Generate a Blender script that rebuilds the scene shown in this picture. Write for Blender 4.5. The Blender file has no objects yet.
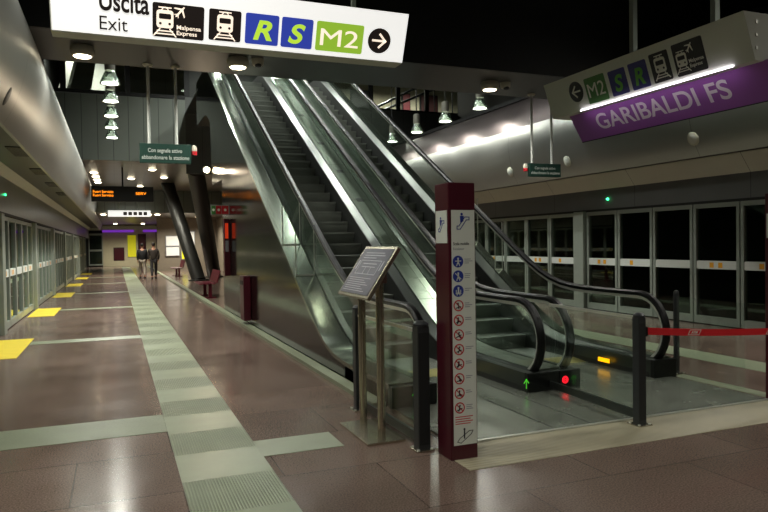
import bpy, bmesh, math, random
from mathutils import Vector, Matrix
random.seed(7)
S = bpy.context.scene
COL = S.collection

# ------------------------------------------------------------------ materials
def lin(c):
    return tuple(((v/255)/12.92 if v/255 <= .04045 else (((v/255)+.055)/1.055)**2.4) for v in c) + (1,)

def mat(name, rgb, rough=.5, metal=0.0, var=.0, scale=6.0, bump=0.0, stretch=None, emit=None, estr=0, spec=.5, rvar=0.0):
    m = bpy.data.materials.new(name); m.use_nodes = True
    nt = m.node_tree; b = nt.nodes['Principled BSDF']; L = nt.links
    c = lin(rgb)
    b.inputs['Base Color'].default_value = c
    b.inputs['Roughness'].default_value = rough
    b.inputs['Metallic'].default_value = metal
    b.inputs['Specular IOR Level'].default_value = spec
    tc = nt.nodes.new('ShaderNodeTexCoord'); mp = nt.nodes.new('ShaderNodeMapping')
    L.new(tc.outputs['Object'], mp.inputs['Vector'])
    if stretch: mp.inputs['Scale'].default_value = stretch
    n = nt.nodes.new('ShaderNodeTexNoise'); n.inputs['Scale'].default_value = scale; n.inputs['Detail'].default_value = 5
    L.new(mp.outputs[0], n.inputs['Vector'])
    if var > 0:
        mx = nt.nodes.new('ShaderNodeMix'); mx.data_type = 'RGBA'
        mx.inputs['A'].default_value = tuple(v*(1-var) for v in c[:3]) + (1,)
        mx.inputs['B'].default_value = tuple(min(1, v*(1+var)) for v in c[:3]) + (1,)
        L.new(n.outputs['Fac'], mx.inputs['Factor']); L.new(mx.outputs['Result'], b.inputs['Base Color'])
    if rvar > 0:
        mr = nt.nodes.new('ShaderNodeMapRange'); mr.inputs['To Min'].default_value = max(0.02, rough-rvar); mr.inputs['To Max'].default_value = rough+rvar
        L.new(n.outputs['Fac'], mr.inputs['Value']); L.new(mr.outputs[0], b.inputs['Roughness'])
    if bump > 0:
        bp = nt.nodes.new('ShaderNodeBump'); bp.inputs['Strength'].default_value = bump; bp.inputs['Distance'].default_value = .01
        L.new(n.outputs['Fac'], bp.inputs['Height']); L.new(bp.outputs[0], b.inputs['Normal'])
    if emit:
        b.inputs['Emission Color'].default_value = lin(emit); b.inputs['Emission Strength'].default_value = estr
    return m

def glass_mat(name, tint, f0=.05, rough=.02):
    m = bpy.data.materials.new(name); m.use_nodes = True
    nt = m.node_tree; L = nt.links
    nt.nodes.remove(nt.nodes['Principled BSDF'])
    out = nt.nodes['Material Output']
    tr = nt.nodes.new('ShaderNodeBsdfTransparent'); tr.inputs['Color'].default_value = tint
    gl = nt.nodes.new('ShaderNodeBsdfGlossy'); gl.inputs['Roughness'].default_value = rough
    gl.inputs['Color'].default_value = (.9, 1, .94, 1)
    lw = nt.nodes.new('ShaderNodeLayerWeight'); lw.inputs['Blend'].default_value = .5
    pw = nt.nodes.new('ShaderNodeMath'); pw.operation = 'POWER'; pw.inputs[1].default_value = 4.5; L.new(lw.outputs['Facing'], pw.inputs[0])
    fr = nt.nodes.new('ShaderNodeMath'); fr.operation = 'MULTIPLY_ADD'; fr.inputs[1].default_value = 1-f0; fr.inputs[2].default_value = f0; L.new(pw.outputs[0], fr.inputs[0])
    n = nt.nodes.new('ShaderNodeTexNoise'); n.inputs['Scale'].default_value = 2.5
    mr = nt.nodes.new('ShaderNodeMapRange'); mr.inputs['To Min'].default_value = .9; mr.inputs['To Max'].default_value = 1.1
    mu = nt.nodes.new('ShaderNodeMath'); mu.operation = 'MULTIPLY'
    L.new(n.outputs['Fac'], mr.inputs['Value']); L.new(fr.outputs[0], mu.inputs[0]); L.new(mr.outputs[0], mu.inputs[1])
    mx = nt.nodes.new('ShaderNodeMixShader')
    L.new(mu.outputs[0], mx.inputs['Fac']); L.new(tr.outputs[0], mx.inputs[1]); L.new(gl.outputs[0], mx.inputs[2])
    L.new(mx.outputs[0], out.inputs['Surface'])
    return m

def granite(name, rgb, rough=.16):
    m = mat(name, rgb, rough, 0, spec=.5)
    nt = m.node_tree; L = nt.links; b = nt.nodes['Principled BSDF']
    tc = nt.nodes.new('ShaderNodeTexCoord')
    mp = nt.nodes.new('ShaderNodeMapping'); mp.inputs['Location'].default_value = (.3, .0, 0)
    L.new(tc.outputs['Object'], mp.inputs['Vector'])
    br = nt.nodes.new('ShaderNodeTexBrick')
    br.offset = .5; br.inputs['Scale'].default_value = 1
    br.inputs['Brick Width'].default_value = 1.35; br.inputs['Row Height'].default_value = .9
    br.inputs['Mortar Size'].default_value = .006; br.inputs['Mortar Smooth'].default_value = .1
    c = lin(rgb)
    br.inputs['Color1'].default_value = tuple(v*.88 for v in c[:3]) + (1,)
    br.inputs['Color2'].default_value = tuple(v*1.12 for v in c[:3]) + (1,)
    br.inputs['Mortar'].default_value = tuple(v*.6 for v in c[:3]) + (1,)
    L.new(mp.outputs[0], br.inputs['Vector'])
    n = nt.nodes.new('ShaderNodeTexNoise'); n.inputs['Scale'].default_value = 90; n.inputs['Detail'].default_value = 3
    n2 = nt.nodes.new('ShaderNodeTexNoise'); n2.inputs['Scale'].default_value = 1.3; n2.inputs['Detail'].default_value = 6
    L.new(tc.outputs['Object'], n.inputs['Vector']); L.new(tc.outputs['Object'], n2.inputs['Vector'])
    r1 = nt.nodes.new('ShaderNodeMapRange'); r1.inputs['From Min'].default_value = .35; r1.inputs['From Max'].default_value = .65
    r1.inputs['To Min'].default_value = .65; r1.inputs['To Max'].default_value = 1.35
    L.new(n.outputs['Fac'], r1.inputs['Value'])
    r2 = nt.nodes.new('ShaderNodeMapRange'); r2.inputs['To Min'].default_value = .75; r2.inputs['To Max'].default_value = 1.25
    L.new(n2.outputs['Fac'], r2.inputs['Value'])
    mu = nt.nodes.new('ShaderNodeMath'); mu.operation = 'MULTIPLY'; L.new(r1.outputs[0], mu.inputs[0]); L.new(r2.outputs[0], mu.inputs[1])
    vm = nt.nodes.new('ShaderNodeVectorMath'); vm.operation = 'SCALE'
    L.new(br.outputs['Color'], vm.inputs[0]); L.new(mu.outputs[0], vm.inputs['Scale']); L.new(vm.outputs[0], b.inputs['Base Color'])
    r3 = nt.nodes.new('ShaderNodeMapRange'); r3.inputs['To Min'].default_value = rough-.04; r3.inputs['To Max'].default_value = rough+.14
    L.new(n2.outputs['Fac'], r3.inputs['Value']); L.new(r3.outputs[0], b.inputs['Roughness'])
    bp = nt.nodes.new('ShaderNodeBump'); bp.inputs['Strength'].default_value = .12; bp.inputs['Distance'].default_value = .004
    n4 = nt.nodes.new('ShaderNodeTexNoise'); n4.inputs['Scale'].default_value = 14
    L.new(tc.outputs['Object'], n4.inputs['Vector'])
    L.new(n4.outputs['Fac'], bp.inputs['Height']); L.new(bp.outputs[0], b.inputs['Normal'])
    return m

def ribbed(name, rgb, rough, axis='X', scale=14, metal=0, depth=.004, checker=None, strength=.6, dark=.7):
    """Ribs across one axis; with checker=(a,b) only the alternating squares are ribbed."""
    m = mat(name, rgb, rough, metal)
    nt = m.node_tree; L = nt.links; b = nt.nodes['Principled BSDF']
    tc = nt.nodes.new('ShaderNodeTexCoord')
    w = nt.nodes.new('ShaderNodeTexWave'); w.wave_type = 'BANDS'; w.bands_direction = axis
    w.inputs['Scale'].default_value = scale; w.inputs['Distortion'].default_value = 0
    L.new(tc.outputs['Object'], w.inputs['Vector'])
    fac = w.outputs['Fac']
    c = lin(rgb)
    if checker:
        sp = nt.nodes.new('ShaderNodeSeparateXYZ'); L.new(tc.outputs['Object'], sp.inputs[0])
        def fl(o, size):
            a = nt.nodes.new('ShaderNodeMath'); a.operation = 'DIVIDE'; L.new(o, a.inputs[0]); a.inputs[1].default_value = size
            f = nt.nodes.new('ShaderNodeMath'); f.operation = 'PINGPONG'; L.new(a.outputs[0], f.inputs[0]); f.inputs[1].default_value = 1
            g = nt.nodes.new('ShaderNodeMath'); g.operation = 'GREATER_THAN'; L.new(f.outputs[0], g.inputs[0]); g.inputs[1].default_value = .5
            return g.outputs[0]
        k = fl(sp.outputs['Y'], checker)
        mm = nt.nodes.new('ShaderNodeMath'); mm.operation = 'MULTIPLY'; L.new(fac, mm.inputs[0]); L.new(k, mm.inputs[1])
        fac = mm.outputs[0]
    mx = nt.nodes.new('ShaderNodeMix'); mx.data_type = 'RGBA'
    mx.inputs['A'].default_value = c
    mx.inputs['B'].default_value = tuple(v*dark for v in c[:3]) + (1,)
    L.new(fac, mx.inputs['Factor'])
    n = nt.nodes.new('ShaderNodeTexNoise'); n.inputs['Scale'].default_value = 3; n.inputs['Detail'].default_value = 6
    L.new(tc.outputs['Object'], n.inputs['Vector'])
    r2 = nt.nodes.new('ShaderNodeMapRange'); r2.inputs['To Min'].default_value = .75; r2.inputs['To Max'].default_value = 1.25
    L.new(n.outputs['Fac'], r2.inputs['Value'])
    vm = nt.nodes.new('ShaderNodeVectorMath'); vm.operation = 'SCALE'
    L.new(mx.outputs['Result'], vm.inputs[0]); L.new(r2.outputs[0], vm.inputs['Scale']); L.new(vm.outputs[0], b.inputs['Base Color'])
    bp = nt.nodes.new('ShaderNodeBump'); bp.inputs['Strength'].default_value = strength; bp.inputs['Distance'].default_value = depth
    L.new(fac, bp.inputs['Height']); L.new(bp.outputs[0], b.inputs['Normal'])
    return m

def paneled(name, rgb, rough, metal, axis, pitch, dark=.35, var=.12, scale=1.5, stretch=(1, 1, 1), width=.012, bump=0.02):
    """Sheet cladding with thin vertical joints every `pitch` metres along axis."""
    m = mat(name, rgb, rough, metal, var=var, scale=scale, stretch=stretch, bump=bump, rvar=.05)
    nt = m.node_tree; L = nt.links; b = nt.nodes['Principled BSDF']
    src = b.inputs['Base Color'].links[0].from_socket
    tc = nt.nodes.new('ShaderNodeTexCoord'); sp = nt.nodes.new('ShaderNodeSeparateXYZ'); L.new(tc.outputs['Object'], sp.inputs[0])
    a = nt.nodes.new('ShaderNodeMath'); a.operation = 'PINGPONG'; L.new(sp.outputs[axis], a.inputs[0]); a.inputs[1].default_value = pitch/2
    g = nt.nodes.new('ShaderNodeMath'); g.operation = 'LESS_THAN'; L.new(a.outputs[0], g.inputs[0]); g.inputs[1].default_value = width/2
    mx = nt.nodes.new('ShaderNodeMix'); mx.data_type = 'RGBA'
    L.new(src, mx.inputs['A']); mx.inputs['B'].default_value = tuple(v*dark for v in lin(rgb)[:3]) + (1,)
    L.new(g.outputs[0], mx.inputs['Factor']); L.new(mx.outputs['Result'], b.inputs['Base Color'])
    return m

M = dict(
    floor=granite('red_granite', (108, 91, 82), .12),
    strip=ribbed('tactile_strip', (130, 139, 114), .36, 'X', 16, checker=.62, depth=.006),
    cross=ribbed('cross_strip', (130, 139, 114), .38, 'Y', 18, depth=.003),
    plain=mat('pale_stone', (132, 140, 116), .38, 0, .15, 5),
    ramp=ribbed('studded_stone', (172, 164, 138), .4, 'DIAGONAL', 12, depth=.006),
    yellow=mat('yellow_paint', (232, 208, 60), .35, 0, .15, 5),
    fascia=paneled('brushed_fascia', (158, 160, 152), .3, .5, 'Y', 2.75, bump=0, var=.05),
    fascia_cream=paneled('cream_fascia', (188, 190, 172), .4, .2, 'Y', 2.75),
    fascia_grey=paneled('grey_fascia', (116, 119, 120), .5, .1, 'Y', 2.75),
    soffit=mat('dark_soffit', (58, 60, 56), .4, .3, .2),
    grille=ribbed('black_grille', (22, 22, 22), .5, 'Y', 20, depth=.01),
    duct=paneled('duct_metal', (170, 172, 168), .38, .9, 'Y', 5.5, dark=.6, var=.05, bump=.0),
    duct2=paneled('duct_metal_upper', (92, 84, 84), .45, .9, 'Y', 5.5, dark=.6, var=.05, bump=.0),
    alu=mat('door_aluminium', (158, 166, 156), .35, .35, .06),
    alu_seam=mat('dark_gasket', (24, 26, 26), .6),
    rail=mat('white_enamel', (208, 212, 206), .4, 0, .04),
    sticker=mat('orange_sticker', (226, 160, 30), .5, 0, .1, 20),
    pane=glass_mat('door_glass', (.7, .76, .72, 1)),
    glass=glass_mat('balustrade_glass', (.95, .978, .96, 1)),
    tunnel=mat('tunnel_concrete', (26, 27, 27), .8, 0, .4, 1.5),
    black=mat('black_ceiling', (24, 26, 25), .55, .1, .2, .6),
    slab=mat('slab_underside', (52, 52, 49), .45, .1, .15, .8),
    slabface=mat('slab_face_black', (20, 21, 21), .5, .1, .2, .8),
    bulk=paneled('grey_panel', (124, 130, 122), .42, .25, 'X', .5, var=.08, width=.02),
    lowceil=paneled('low_ceiling_metal', (128, 122, 112), .3, .5, 'X', .6, var=.1),
    cream=mat('cream_wall', (198, 190, 158), .6, 0, .08),
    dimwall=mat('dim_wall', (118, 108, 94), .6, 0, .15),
    clad=paneled('dark_polished_cladding', (54, 56, 51), .13, .88, 'Y', 2.4, dark=.3, var=.18, scale=1.2, bump=.03, width=.008),
    deck=mat('brushed_steel_deck', (160, 168, 154), .15, .95, .05, 4), deckdark=mat('inner_deck_steel', (78, 82, 78), .3, .85, .06, 4),
    deckmid=paneled('steel_middle_deck', (132, 140, 128), .3, .9, 'Y', 1.45, var=.05, width=.02),
    skirt=mat('dark_skirt', (44, 46, 44), .5, .5, .1),
    step=ribbed('grooved_step', (120, 124, 116), .5, 'X', 30, metal=.2, depth=.008, dark=.55),
    nose=mat('step_edge', (116, 118, 112), .4, .5, .1),
    rubber=mat('black_rubber', (11, 11, 12), .4, 0, .1, spec=.22),
    trim=mat('handrail_steel', (212, 214, 204), .3, .6, .05),
    plate=mat('landing_steel', (150, 155, 143), .26, .6, .12, 3, rvar=.05),
    plate_dark=ribbed('landing_steel_ribbed', (110, 116, 110), .34, 'Y', 24, metal=.8, depth=.002),
    steel=mat('stainless', (190, 182, 162), .24, .95, .08, 5, stretch=(1, 1, .2)),
    post=mat('dark_grey_post', (58, 60, 62), .4, .4, .1),
    burg=mat('burgundy_lacquer', (70, 16, 30), .3, 0, .06, spec=.5),
    white=mat('white_panel', (214, 218, 208), .45, 0, .03),
    ink=mat('dark_ink', (30, 32, 40), .6), greyink=mat('grey_ink', (140, 142, 150), .6),
    blue=mat('sign_blue', (30, 52, 140), .5), redp=mat('sign_red', (190, 30, 40), .5),
    belt=mat('red_belt', (214, 22, 34), .55, 0, .06, 30),
    lect=mat('tactile_metal_panel', (92, 94, 108), .4, .55, .2, 20), lectline=mat('raised_line', (196, 198, 206), .35, .5),
    signgrey=mat('sign_grey_body', (220, 226, 210), .45, 0, .03),
    purple=mat('purple_board', (156, 92, 174), .45, 0, .05),
    signwhite=mat('lettering_white', (240, 232, 238), .5),
    sblack=mat('pictogram_black', (18, 18, 20), .5), sgreen=mat('line_green', (62, 120, 50), .5), snavy=mat('line_navy', (40, 38, 110), .5),
    slime=mat('line_letter_lime', (96, 176, 60), .5), spale=mat('pictogram_pale', (232, 234, 218), .5),
    emg=mat('emergency_green', (14, 54, 44), .5, 0, .05), emgtext=mat('emergency_text', (196, 204, 196), .5),
    lb_white=mat('lightbox_white', (235, 235, 230), .5, emit=(240, 239, 235), estr=.82),
    lb_black=mat('lightbox_black', (10, 9, 9), .5, emit=(34, 26, 24), estr=.5),
    lb_blue=mat('lightbox_blue', (30, 44, 130), .5, emit=(44, 60, 150), estr=.9),
    lb_lime=mat('lightbox_lime_letter', (160, 200, 50), .5, emit=(176, 210, 60), estr=.9),
    lb_green=mat('lightbox_green', (110, 150, 40), .5, emit=(132, 168, 48), estr=.95),
    lb_pict=mat('lightbox_pictogram', (240, 225, 205), .5, emit=(244, 226, 206), estr=.95),
    tube=mat('lit_tube', (250, 240, 255), .5, emit=(250, 236, 255), estr=9),
    lamp=mat('lamp_glow', (255, 255, 245), .5, emit=(255, 252, 240), estr=14),
    lampwarm=mat('lamp_glow_warm', (255, 240, 210), .5, emit=(255, 238, 205), estr=9),
    shade=glass_mat('lamp_shade_prismatic', (.62, .66, .62, 1), rough=.15),
    lampbody=mat('lamp_body', (150, 148, 138), .35, .6, .05),
    lampwhite=mat('lamp_white_housing', (200, 196, 178), .5),
    flood=mat('floodlight_glow', (255, 225, 180), .5, emit=(255, 222, 170), estr=60),
    led=mat('orange_led', (255, 130, 20), .5, emit=(255, 140, 24), estr=2.2),
    amber=mat('amber_light', (255, 180, 20), .5, emit=(255, 176, 0), estr=1.6),
    redlit=mat('red_light', (255, 30, 40), .5, emit=(255, 26, 44), estr=1.5),
    greenlit=mat('green_light', (60, 220, 60), .5, emit=(90, 190, 50), estr=.45),
    greendot=mat('green_indicator', (60, 255, 160), .5, emit=(60, 255, 150), estr=5),
    lit_purple=mat('lit_purple', (130, 60, 180), .5, emit=(120, 50, 190), estr=.6),
    paper_y=mat('yellow_poster', (220, 214, 30), .5, 0, .1, 8, emit=(214, 210, 20), estr=.25),
    disc=mat('speaker_white', (206, 208, 190), .5, 0, .04),
    column=mat('dark_column', (46, 46, 44), .35, .3, .15, 2),
    dark=mat('dark_frame', (24, 24, 24), .5),
    jacket=mat('black_jacket', (22, 22, 26), .8), brown=mat('brown_coat', (52, 44, 40), .8), pale_tr=mat('pale_trousers', (150, 140, 128), .8),
    dark_tr=mat('dark_trousers', (40, 38, 40), .8), skin=mat('skin', (190, 140, 116), .5), hair=mat('dark_hair', (26, 20, 18), .6),
    bench=mat('burgundy_bench', (92, 22, 38), .35, .2),
)

# ------------------------------------------------------------------ mesh building
class MB:
    def __init__(s): s.bm = bmesh.new()
    def face(s, pts):
        return s.bm.faces.new([s.bm.verts.new(p) for p in pts])
    def box(s, x0, x1, y0, y1, z0, z1):
        v = [s.bm.verts.new(p) for p in ((x0,y0,z0),(x1,y0,z0),(x1,y1,z0),(x0,y1,z0),(x0,y0,z1),(x1,y0,z1),(x1,y1,z1),(x0,y1,z1))]
        for f in ((0,3,2,1),(4,5,6,7),(0,1,5,4),(1,2,6,5),(2,3,7,6),(3,0,4,7)): s.bm.faces.new([v[i] for i in f])
        return s
    def loft(s, rings, closed=True, caps=True):
        R = [[s.bm.verts.new(p) for p in r] for r in rings]
        n = len(R[0])
        for a, b in zip(R, R[1:]):
            for i in range(n if closed else n-1):
                j = (i+1) % n
                s.bm.faces.new((a[i], a[j], b[j], b[i]))
        if caps and closed:
            s.bm.faces.new(R[0][::-1]); s.bm.faces.new(R[-1])
        return s
    def prism(s, pts, d):
        d = Vector(d); pts = [Vector(p) for p in pts]
        return s.loft([pts, [p+d for p in pts]])
    def tube(s, path, r, n=12, r2=None):
        path = [Vector(p) for p in path]; rings = []
        for i, p in enumerate(path):
            t = (path[min(i+1, len(path)-1)] - path[max(i-1, 0)]).normalized()
            a = t.cross(Vector((1, 0, 0)) if abs(t.x) < .9 else Vector((0, 0, 1))).normalized(); b = t.cross(a)
            rr = r if r2 is None else r + (r2-r)*i/(len(path)-1)
            rings.append([p + rr*(math.cos(k*2*math.pi/n)*a + math.sin(k*2*math.pi/n)*b) for k in range(n)])
        return s.loft(rings)
    def lathe(s, c, prof, n=24, axis=(0, 0, 1)):
        ax = Vector(axis).normalized(); a = ax.cross(Vector((0, 1, 0)) if abs(ax.y) < .9 else Vector((1, 0, 0))).normalized(); b = ax.cross(a)
        c = Vector(c)
        return s.loft([[c + ax*z + max(r, 1e-4)*(math.cos(k*2*math.pi/n)*a + math.sin(k*2*math.pi/n)*b) for k in range(n)] for r, z in prof])
    def build(s, name, m, parent=None, smooth=False, bevel=0, kind=None, label=None):
        bmesh.ops.recalc_face_normals(s.bm, faces=s.bm.faces)
        if parent is not None:
            root = parent
            while root.parent: root = root.parent
            bmesh.ops.translate(s.bm, verts=s.bm.verts, vec=-Vector(root.location))
        me = bpy.data.meshes.new(name); s.bm.to_mesh(me); s.bm.free()
        me.materials.append(m)
        o = bpy.data.objects.new(name, me); COL.objects.link(o); o.parent = parent
        if smooth:
            for p in me.polygons: p.use_smooth = True
            me.set_sharp_from_angle(angle=math.radians(40))
        if bevel:
            bv = o.modifiers.new('bevel', 'BEVEL'); bv.width = bevel; bv.segments = 2; bv.limit_method = 'ANGLE'
        if kind: o['kind'] = kind
        if label: o['label'] = label
        return o

def box(name, m, parent, *a, **k): return MB().box(*a).build(name, m, parent, **k)
def struct(name, mb, m, **k): return mb.build(name, m, None, kind='structure', **k)
def thing(name, label, cat, loc, group=None):
    o = bpy.data.objects.new(name, None); COL.objects.link(o); o.location = loc; o.empty_display_size = .1
    o['label'] = label; o['category'] = cat
    if group: o['group'] = group
    return o
def tag(o, label, cat, group=None):
    o['label'] = label; o['category'] = cat
    if group: o['group'] = group
    return o
def copy_tree(o, parent=None, loc=None):
    c = o.copy(); COL.objects.link(c)
    if parent: c.parent = parent
    if loc is not None: c.location = loc
    for ch in list(o.children): copy_tree(ch, c)
    return c
def recentre(o):
    """origin of a one-mesh thing to its base centre"""
    vs = [v.co.copy() for v in o.data.vertices]
    c = Vector(((min(v.x for v in vs)+max(v.x for v in vs))/2, (min(v.y for v in vs)+max(v.y for v in vs))/2, min(v.z for v in vs)))
    for v in o.data.vertices: v.co -= c
    o.location = c
    return o

class Face:
    """draws thin shapes on a plane: o = origin, r = right, u = up"""
    def __init__(s, o, r, u):
        s.o = Vector(o); s.r = Vector(r).normalized(); s.u = Vector(u).normalized(); s.n = s.r.cross(s.u)
    def p(s, a, b, c=0): return s.o + s.r*a + s.u*b + s.n*c
    def poly(s, mb, pts, z0=0, z1=.002): mb.prism([s.p(a, b, z0) for a, b in pts], s.n*(z1-z0))
    def rect(s, mb, x0, y0, x1, y1, z0=0, z1=.002): s.poly(mb, [(x0,y0),(x1,y0),(x1,y1),(x0,y1)], z0, z1)
    def rrect(s, mb, x0, y0, x1, y1, r, z0=0, z1=.002):
        pts = []
        for cx, cy, a0 in ((x1-r,y1-r,0),(x0+r,y1-r,90),(x0+r,y0+r,180),(x1-r,y0+r,270)):
            for k in range(5):
                a = math.radians(a0+k*22.5); pts.append((cx+r*math.cos(a), cy+r*math.sin(a)))
        s.poly(mb, pts, z0, z1)
    def disc(s, mb, x, y, r, z0=0, z1=.002, n=28): s.poly(mb, [(x+r*math.cos(k*2*math.pi/n), y+r*math.sin(k*2*math.pi/n)) for k in range(n)], z0, z1)
    def ring(s, mb, x, y, r0, r1, z0=0, z1=.002, n=28):
        R = [[s.p(x+r*math.cos(k*2*math.pi/n), y+r*math.sin(k*2*math.pi/n), z) for k in range(n)] for r, z in ((r0,z0),(r1,z0),(r1,z1),(r0,z1),(r0,z0))]
        mb.loft(R, caps=False)
    def line(s, mb, a, b, w, z0=0, z1=.002):
        a = Vector(a); b = Vector(b); d = (b-a).normalized()*w/2; n = Vector((-d.y, d.x))
        s.poly(mb, [tuple(a-n-d), tuple(b-n+d), tuple(b+n+d), tuple(a+n-d)], z0, z1)
    def text(s, body, x, y, h, m, parent, name='lettering', z=.003, width=None, bold=0, shear=0, align='LEFT', label=None):
        cu = bpy.data.curves.new('t', 'FONT'); cu.body = body; cu.size = 1; cu.extrude = .002; cu.offset = bold; cu.shear = shear
        cu.align_x = align; cu.space_line = .95
        o = bpy.data.objects.new('t', cu); COL.objects.link(o)
        dg = bpy.context.evaluated_depsgraph_get(); dg.update()
        me = bpy.data.meshes.new_from_object(o.evaluated_get(dg)); bpy.data.objects.remove(o); bpy.data.curves.remove(cu)
        xs = [v.co.x for v in me.vertices]; cap = .70
        sy = h/cap; sx = sy
        if width: sx = width/(max(xs)-min(xs)); x0 = min(xs)
        else: x0 = 0
        root = parent
        while root.parent: root = root.parent
        for v in me.vertices:
            c = v.co.copy()
            v.co = s.p(x + (c.x-x0)*sx, y + c.y*sy, z + c.z*.5) - Vector(root.location)
        me.name = name; me.materials.clear(); me.materials.append(m)
        t = bpy.data.objects.new(name, me); COL.objects.link(t); t.parent = parent
        if label: t['label'] = label
        return t

# ------------------------------------------------------------------ the setting
def flat(x0, x1, y0, y1, z0, z1): return MB().box(x0, x1, y0, y1, z0, z1)
struct('floor', flat(-2.2, 10.4, -8, 62, -.2, 0), M['floor'])
tn = [0]
def trim(mb, m, **k):
    tn[0] += 1
    return struct('trim_%d' % tn[0], mb, m, **k)
trim(flat(.38, 1.0, -8, 56, 0, .004), M['strip'])                      # tactile path, left platform
trim(flat(7.08, 7.62, -8, 24, 0, .004), M['plain'])                    # tactile path, right platform
for y in (6.0, 12.35, 18.7, 25.05, 31.4, 37.7):
    trim(flat(-1.36, .378, y, y + (.62 if y == 6.0 else .4), 0, .004), M['cross'])
trim(flat(1.002, 1.64, 4.98, 5.4, 0, .004), M['plain'])
trim(flat(2.27, 2.41, 6.0, 56, 0, .05), M['plain'])                   # low kerb along the cladding
trim(flat(2.26, 6.3, 4.07, 4.62, 0, .004), M['ramp'])                  # studded band before the escalators
trim(flat(5.98, 6.16, 4.62, 12, 0, .004), M['plain'])

# side walls: glazed platform doors, fascia, soffit
def sym(x, side): return x if side == 'left' else 8.08 - x
def platform_wall(side):
    def bx(x0, x1, y0, y1, z0, z1):
        a, b = sorted((sym(x0, side), sym(x1, side))); return flat(a, b, y0, y1, z0, z1)
    y0, y1 = -8, 61
    if side == 'left':
        struct('wall_left', bx(-2.15, -2.02, y0, y1, 2.30, 3.0), M['fascia'])
        trim(MB().prism([(-2.02, y0, 3.0), (-1.84, y0, 3.12), (-1.84, y0, 3.17), (-2.15, y0, 3.05)], (0, y1-y0, 0)), M['fascia_cream'])
    else:
        struct('wall_right', bx(-2.15, -2.02, y0, y1, 2.28, 2.72), M['fascia_grey'])
        trim(MB().prism([(10.1, y0, 2.72), (9.86, y0, 3.04), (9.86, y0, 3.10), (10.23, y0, 2.72)], (0, y1-y0, 0)), M['fascia_cream'])
    zs = 3.12 if side == 'left' else 3.05
    trim(bx(-1.86, -1.14, y0, y1, zs, zs+.05), M['soffit'])
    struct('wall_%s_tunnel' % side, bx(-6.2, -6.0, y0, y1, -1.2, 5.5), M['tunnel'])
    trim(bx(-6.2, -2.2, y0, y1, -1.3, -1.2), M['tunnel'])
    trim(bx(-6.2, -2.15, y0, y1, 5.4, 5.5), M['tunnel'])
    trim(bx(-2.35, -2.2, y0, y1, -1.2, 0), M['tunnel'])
    trim(bx(-2.16, -2.0, y0, y1, 2.25, 2.302) if side == 'left' else bx(-2.16, -2.01, y0, y1, 2.22, 2.28), M['alu_seam'])
    for i in range(11):
        a = -6.8 + 5.5*i + (-.7 if side == 'left' else 2.85)
        if side == 'left': a -= .6
        yield a, i
dn = [0]
def door_bay(side, a):
    """one bay: a wide pier and five glazed leaves"""
    dn[0] += 1
    x = sym(-2.02, side); sg = 1 if side == 'left' else -1
    d = bpy.data.objects.new('door_%d' % dn[0], None); COL.objects.link(d); d.location = (x, a, 0); d['kind'] = 'structure'
    zt = 2.25
    def bx(x0, x1, *r):
        p, q = sorted((x + sg*x0, x + sg*x1)); return MB().box(p, q, *r)
    bx(-.12, .1, a, a+.34, 0, zt).build('pier', M['alu'], d, bevel=.01)
    y = a + .38; w = (5.5 - .40)/5
    for k in range(5):
        yl = y + k*w
        f = MB()
        def fb(*r):
            p, q = sorted((x + sg*r[0], x + sg*r[1])); f.box(p, q, *r[2:])
        fb(-.06, .02, yl+.012, yl+.075, .02, zt-.02); fb(-.06, .02, yl+w-.075, yl+w-.012, .02, zt-.02)
        fb(-.06, .02, yl+.075, yl+w-.075, .02, .16); fb(-.06, .02, yl+.075, yl+w-.075, zt-.1, zt-.02)
        f.build('leaf_frame', M['alu'], d)
        bx(-.035, -.02, yl+.075, yl+w-.075, .16, zt-.1).build('glass_pane', M['pane'], d)
        bx(-.055, .012, yl+.075, yl+w-.075, 1.03, 1.18).build('mid_rail', M['rail'], d)
        st = MB()
        for q in ((.12,) if k in (0, 3) else (-.07, .12) if k in (1, 4) else ()):
            yy = yl + w/2 + q
            p0, p1 = sorted((x + sg*.012, x + sg*.014)); st.box(p0, p1, yy-.07, yy+.02, 1.055, 1.15)
        if k in (0, 1, 3, 4): st.build('warning_sticker', M['sticker'], d)
        else: st.bm.free()
for side in ('left', 'right'):
    for a, i in platform_wall(side):
        if side == 'right' and (a > 24 or a < -6): continue
        if side == 'left' and (a < 2 or a > 52): continue
        door_bay(side, a)

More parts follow.
